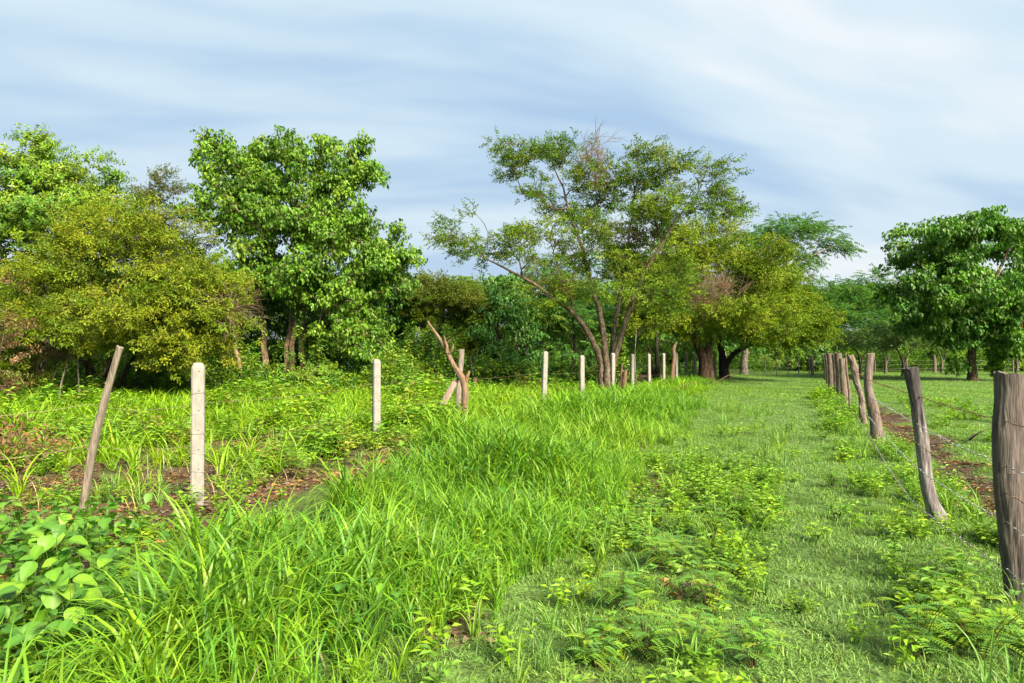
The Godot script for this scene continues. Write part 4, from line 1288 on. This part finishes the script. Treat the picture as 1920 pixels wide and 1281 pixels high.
# ---------------------------------------------------------------- low plants
func make_plants() -> void:
	var r := rng_of(601)
	# ---- small leafy weeds: ground cover
	var weed := []
	for k in 5:
		var mb := MB.new()
		for st in 5:
			var a := r.randf() * TAU
			var o := Vector3(cos(a), 0, sin(a))
			var tip := o * r.randf_range(0.04, 0.14) + Vector3.UP * r.randf_range(0.10, 0.22)
			mb.tube(PackedVector3Array([Vector3(0, -0.01, 0), tip * 0.55 + Vector3.UP * 0.02, tip]), PackedFloat32Array([0.003, 0.0022, 0.001]), 3, Color(0.8, 0.7, 0.5))
			for i in 8:
				var t := 0.3 + 0.7 * i / 7.0
				var b := i * 2.4 + r.randf()
				var oo := Vector3(cos(b), r.randf_range(-0.1, 0.5), sin(b)).normalized()
				mb.leaf(tip * t, oo, (Vector3.UP + rdir(r) * 0.4).normalized(), r.randf_range(0.035, 0.065), r.randf_range(0.02, 0.036), jit(Color(0.85, 0.85, 0.85), r, 0.24), 0.25, 0.2)
		weed.append(mb.mesh(M.leaf))
	var fresh := [Color(0.18, 0.34, 0.012), Color(0.23, 0.38, 0.012), Color(0.14, 0.28, 0.016), Color(0.17, 0.32, 0.035)]
	var wo := thing("leafy_weeds", Vector3.ZERO, "mat of small bright leafy weeds across the clearing and along the fence", "weeds", "", "stuff")
	var weed_here := func(x: float, d: float) -> float:
		var s := across(x, d)
		var n := pn.get_noise_2d(x * 0.9 + 60.0, d * 0.9)
		if s < -4.6 - 0.1 * d and d < 25.0: return clampf(0.55 + n * 1.1, 0.06, 1.0) * (1.0 - 0.9 * bare(x, d))
		if Vector2(x - 4.05, d - 6.2).length() < 0.36 or Vector2(x - 3.15, d - 4.1).length() < 0.45: return 0.04
		if s > 0.75 - 0.015 * d and s < 1.75: return clampf(0.30 + n * 1.9, 0.0, 1.0)
		if s > tall_edge(d) - 0.7 and s < -0.25 and d < 9.5: return clampf(0.38 + n * 1.6, 0.05, 0.95)
		if s > tall_edge(d) - 0.7 and s < 0.55 and d < 14.0: return 0.03
		if s > 2.8 and s < 5.0 and d < 22.0: return clampf(n * 0.8, 0.0, 0.3)
		if d < 6.0 and x < -0.3 * d: return 0.3
		return 0.0
	var pw := scatter(r, 2.3, 7.5, 4200, weed_here) + scatter(r, 7.5, 16.0, 11000, weed_here) + scatter(r, 16.0, 26.0, 9000, weed_here)
	var lists := [[], [], [], [], []]
	var tl := [[], [], [], [], []]
	for p in pw:
		var w := r.randi() % 5
		var h := r.randf_range(0.6, 1.3) * lerpf(1.0, 1.5, smoothstep(9, 20, -p.z))
		if across(p.x, -p.z) < -6.4 and -p.z > 9.0: h *= 1.0 + 1.3 * clampf(pn.get_noise_2d(p.x * 0.6 - 40.0, p.z * 0.6) * 2.2 + 0.2, 0.0, 1.0)
		lists[w].append(Transform3D(Basis(Vector3.UP, r.randf() * TAU).scaled_local(Vector3(h, h * r.randf_range(0.7, 1.1), h)), p))
		var ft: Color = fresh[r.randi() % 4]
		if across(p.x, -p.z) < -6.0 and r.randf() < 0.15: ft = [Color(0.20, 0.24, 0.03), Color(0.22, 0.19, 0.05), Color(0.25, 0.30, 0.04)][r.randi() % 3]
		tl[w].append(jit(ft, r, 0.15))
	for w in 5: copies("weed", weed[w], lists[w], tl[w], wo)
	# ---- dead leaves on the bare soil
	var dm := MB.new()
	for i in 7:
		dm.leaf(Vector3(r.randf_range(-0.12, 0.12), r.randf_range(0.0, 0.02), r.randf_range(-0.12, 0.12)), Vector3(cos(i * 2.1), 0.1, sin(i * 2.1)).normalized(), (Vector3.UP + rdir(r) * 0.5).normalized(), r.randf_range(0.04, 0.09), r.randf_range(0.02, 0.045), jit(Color(1, 1, 1), r, 0.3), 0.6, 0.1)
	for i in 3:
		var a := r.randf() * TAU
		var o := Vector3(r.randf_range(-0.1, 0.1), 0.008, r.randf_range(-0.1, 0.1))
		dm.tube(PackedVector3Array([o, o + Vector3(cos(a), 0.06, sin(a)) * 0.2]), PackedFloat32Array([0.003, 0.002]), 3, Color(0.6, 0.5, 0.45))
	var dmesh := dm.mesh(M.dead)
	var litter := func(x: float, d: float) -> float: return clampf(bare(x, d) * 1.1, 0.0, 1.0)
	var pl := scatter(r, 2.3, 9.0, 2600, litter) + scatter(r, 9.0, 18.0, 3000, litter)
	var ll := []
	var lt := []
	for p in pl:
		ll.append(Transform3D(Basis(Vector3.UP, r.randf() * TAU).scaled_local(Vector3.ONE * r.randf_range(0.7, 1.3)), p))
		lt.append(jit([Color(0.15, 0.095, 0.055), Color(0.11, 0.075, 0.05), Color(0.24, 0.135, 0.055), Color(0.15, 0.115, 0.08)][r.randi() % 4], r, 0.2))
	copies("leaf", dmesh, ll, lt, thing("leaf_litter", Vector3.ZERO, "dry brown leaves and twigs strewn on the bare soil", "leaf litter", "", "stuff"))
	# ---- feathery weeds standing in the lane
	var spots := [[1240, 1075, 0.36], [1170, 1150, 0.30], [1330, 1140, 0.34], [1270, 905, 0.30], [1405, 965, 0.34], [1345, 1010, 0.34], [1745, 1150, 0.36], [1840, 1245, 0.40], [1560, 915, 0.28], [1310, 875, 0.24], [1210, 1225, 0.36], [1725, 1240, 0.38], [1120, 1240, 0.26], [1410, 1250, 0.30], [1300, 1235, 0.34], [1800, 1085, 0.3], [1460, 905, 0.24], [1230, 985, 0.30], [1380, 880, 0.26], [1290, 1060, 0.32], [1170, 1010, 0.26], [620, 860, 0.5], [560, 905, 0.45], [520, 880, 0.4]]
	for i in spots.size():
		var q: Array = spots[i]
		var o := thing("feathery_weed", on_ground(q[0], q[1]), "knee-high weed with feathery dark green leaflets and reddish stems growing in the lane" if i < 21 else "tall fern-like weed with yellowing tips in the clearing between the concrete posts", "weed", "feathery weeds in the lane" if i < 21 else "fern-like weeds in the clearing")
		var sm := MB.new()
		var fm := MB.new()
		var h: float = q[2] * (0.8 if i < 21 else 1.0)
		for st in 9:
			var a := r.randf() * TAU
			var out := Vector3(cos(a), 0, sin(a))
			var tip := out * h * r.randf_range(0.15, 0.75) + Vector3.UP * h * r.randf_range(0.6, 1.1)
			sm.tube(PackedVector3Array([Vector3(0, -0.02, 0), tip * 0.5 + Vector3.UP * h * 0.12, tip]), PackedFloat32Array([0.004, 0.003, 0.0012]), 4, Color(0.15, 0.12, 0.05))
			for l in 6:
				var t := 0.35 + 0.65 * l / 5.0
				var b := l * 2.3 + r.randf()
				var dir := Vector3(cos(b), r.randf_range(-0.1, 0.5), sin(b)).normalized()
				var c := jit(([Color(0.12, 0.26, 0.045), Color(0.14, 0.29, 0.035), Color(0.09, 0.20, 0.045), Color(0.20, 0.31, 0.03)][r.randi() % 4] as Color), r, 0.15)
				var p := tip * t + Vector3.UP * h * 0.24 * t * (1 - t)
				var L := r.randf_range(0.08, 0.13) * (0.7 + h)
				var sd := dir.cross(Vector3.UP).normalized()
				for k in 9:
					for sg in [-1.0, 1.0]:
						fm.leaf(p + dir * L * (0.15 + 0.85 * k / 8.0) + Vector3.DOWN * L * 0.3 * pow(k / 8.0, 2), (sd * sg + dir * 0.45 + Vector3.UP * 0.12).normalized(), Vector3.UP, 0.024 + 0.01 * h, 0.0105, c, 0.1, 0.15)
		part("stems", sm.mesh(M.soft_leaf), o).set_meta("kind", "stuff")
		part("leaflets", fm.mesh(M.soft_leaf), o).set_meta("kind", "stuff")
	# ---- broad-leaved creeper in the near corner: every leaf its own piece
	var hl := []
	for k in 6:
		var mb := MB.new()
		var col := jit([Color(0.085, 0.21, 0.02), Color(0.115, 0.25, 0.02), Color(0.065, 0.17, 0.022), Color(0.15, 0.28, 0.02), Color(0.075, 0.19, 0.022), Color(0.10, 0.225, 0.018)][k], r, 0.05)
		var wid := [0.05, 0.62, 0.80, 0.82, 0.68, 0.46, 0.24, 0.0]
		var zz := [0.0, 0.06, 0.2, 0.36, 0.54, 0.72, 0.87, 1.0]
		var g := []
		for i in 8:
			var row := PackedVector3Array()
			for c in 7:
				var u := (c - 3) / 3.0
				var lobe: float = 0.13 * absf(u) * maxf(0.0, 1.0 - i / 2.0)
				row.append(Vector3(u * wid[i] * (0.46 + 0.03 * k), absf(u) * wid[i] * (0.08 + 0.03 * (k % 3)) - (0.14 + 0.06 * (k % 4)) * zz[i] * zz[i] + 0.018 * sin(i * 2.6 + k) * absf(u), -(zz[i] - lobe)))
			g.append(row)
		for i in 7:
			for c in 6:
				var quad := [[i, c], [i + 1, c], [i + 1, c + 1], [i, c], [i + 1, c + 1], [i, c + 1]]
				for t in 2:
					var vv := []
					var nn := []
					for e in 3:
						var ix: Array = quad[t * 3 + e]
						vv.append(g[ix[0]][ix[1]])
						var du: Vector3 = g[ix[0]][mini(ix[1] + 1, 6)] - g[ix[0]][maxi(ix[1] - 1, 0)]
						var dv: Vector3 = g[mini(ix[0] + 1, 7)][ix[1]] - g[maxi(ix[0] - 1, 0)][ix[1]]
						nn.append((du.cross(dv) + Vector3(0, 0.001, 0)).normalized())
					var rib := 1.12 if c == 2 or c == 3 else 1.0
					var cc := Color(col.r * rib, col.g * rib, col.b * rib)
					mb.trin(vv[0], vv[1], vv[2], nn[0], nn[1], nn[2], cc, cc, cc)
		hl.append(mb.mesh(M.leaf))
	var vg := on_ground(110, 1130)
	var vine := thing("broad_leaved_creeper", vg, "sprawling creeper of heart-shaped light green leaves beside the tall grass", "creeper")
	var vs := MB.new()
	var made := 0
	while made < 290:
		var x := r.randf_range(-20, 290)
		var y := r.randf_range(1000, 1300)
		if x > 190 and r.randf() < 0.7: continue
		var p := on_ground(x, y) + Vector3(0, 0, -0.1)
		var hgt := (0.18 + 0.34 * r.randf()) * (0.75 + 0.5 * pn.get_noise_2d(x * 0.02, y * 0.02))
		var o := part("leaf", hl[r.randi() % 6], vine)
		var l := r.randf_range(0.065, 0.115)
		var q := p + Vector3(r.randf_range(-0.08, 0.08), hgt, r.randf_range(-0.08, 0.08))
		o.position = q - vg
		o.basis = (Basis(Vector3.UP, r.randf() * TAU) * Basis(Vector3.RIGHT, r.randf_range(-0.9, 0.2)) * Basis(Vector3.BACK, r.randf_range(-0.4, 0.4))).scaled_local(Vector3.ONE * l)
		if made % 2 == 0: vs.tube(PackedVector3Array([p - vg - Vector3(0, 0.02, 0), (p + q) * 0.5 - vg + rdir(r) * 0.03, q - vg]), PackedFloat32Array([0.0025, 0.002, 0.0012]), 4, Color(0.13, 0.2, 0.04))
		made += 1
	part("stems", vs.mesh(M.soft_leaf), vine).set_meta("kind", "stuff")
	var xl := [[], [], []]
	var xt := [[], [], []]
	for i in 600:
		var x := r.randf_range(-60, 260)
		var y := r.randf_range(990, 1320)
		var p := on_ground(x, y)
		var w := i % 3
		xl[w].append(Transform3D((Basis(Vector3.UP, r.randf() * TAU) * Basis(Vector3.RIGHT, r.randf_range(-0.9, 0.2)) * Basis(Vector3.BACK, r.randf_range(-0.4, 0.4))).scaled_local(Vector3.ONE * r.randf_range(0.05, 0.09)), p + Vector3(r.randf_range(-0.1, 0.1), r.randf_range(0.04, 0.36), r.randf_range(-0.1, 0.1)) - vg))
		xt[w].append(jit(Color(0.9, 0.9, 0.9), r, 0.2))
	for w in 3: copies("small_leaves", hl[w * 2], xl[w], xt[w], vine)
	# seedling with long oval leaves
	var sg0 := on_ground(95, 1075)
	var seed_o := thing("oval_leaved_seedling", sg0, "seedling with a spray of long oval leaves above the creeper", "seedling")
	var top := at(92, 992, -sg0.z) - sg0
	var sm2 := MB.new()
	sm2.tube(PackedVector3Array([Vector3(0, -0.02, 0), top * 0.5 + Vector3(0.02, 0, 0), top]), PackedFloat32Array([0.006, 0.005, 0.004]), 6, Color(0.14, 0.2, 0.05))
	part("stem", sm2.mesh(M.soft_leaf), seed_o)
	for q in [[-2.5, -0.95, 0.21], [-1.2, -1.1, 0.17], [0.1, -0.35, 0.16], [1.2, 0.1, 0.19], [2.3, -0.2, 0.2], [-3.0, -0.15, 0.2], [-0.5, -0.6, 0.12]]:
		var mb := MB.new()
		var dir := Vector3(cos(q[0]), sin(q[1]) , 0.35 * sin(q[0] * 2.0) + 0.3).normalized()
		mb.leaf(Vector3.ZERO, dir, (Vector3.UP * 0.6 + Vector3.BACK * 0.8).normalized(), q[2], q[2] * 0.46, Color(0.11, 0.25, 0.03), 0.2, 0.15, true)
		var o := part("leaf", mb.mesh(M.leaf), seed_o)
		o.position = top
	# young plants with spreading oval leaves among the tall grass
	for q in [[470, 1240], [400, 1255], [250, 1230], [700, 1235], [950, 1010], [890, 960], [330, 1065], [760, 920]]:
		var g := on_ground(q[0], q[1])
		var o := thing("heart_leaved_weed", g, "small weed with pale heart-shaped leaves growing up through the tall grass", "weed", "heart-leaved weeds in the tall grass")
		var mb := MB.new()
		for i in 11:
			var a := i * 2.4
			var hh := r.randf_range(0.2, 0.5)
			var p := Vector3(cos(a) * r.randf_range(0.05, 0.2), hh, sin(a) * r.randf_range(0.05, 0.2))
			mb.tube(PackedVector3Array([Vector3(0, -0.02, 0), p * 0.6, p]), PackedFloat32Array([0.003, 0.0025, 0.0015]), 4, Color(0.12, 0.2, 0.04))
			var lfm := part("leaf", hl[r.randi() % 6], o)
			lfm.position = p
			lfm.basis = (Basis(Vector3.UP, r.randf() * TAU) * Basis(Vector3.RIGHT, r.randf_range(-0.7, 0.2))).scaled_local(Vector3.ONE * r.randf_range(0.055, 0.09))
		part("stem", mb.mesh(M.soft_leaf), o)
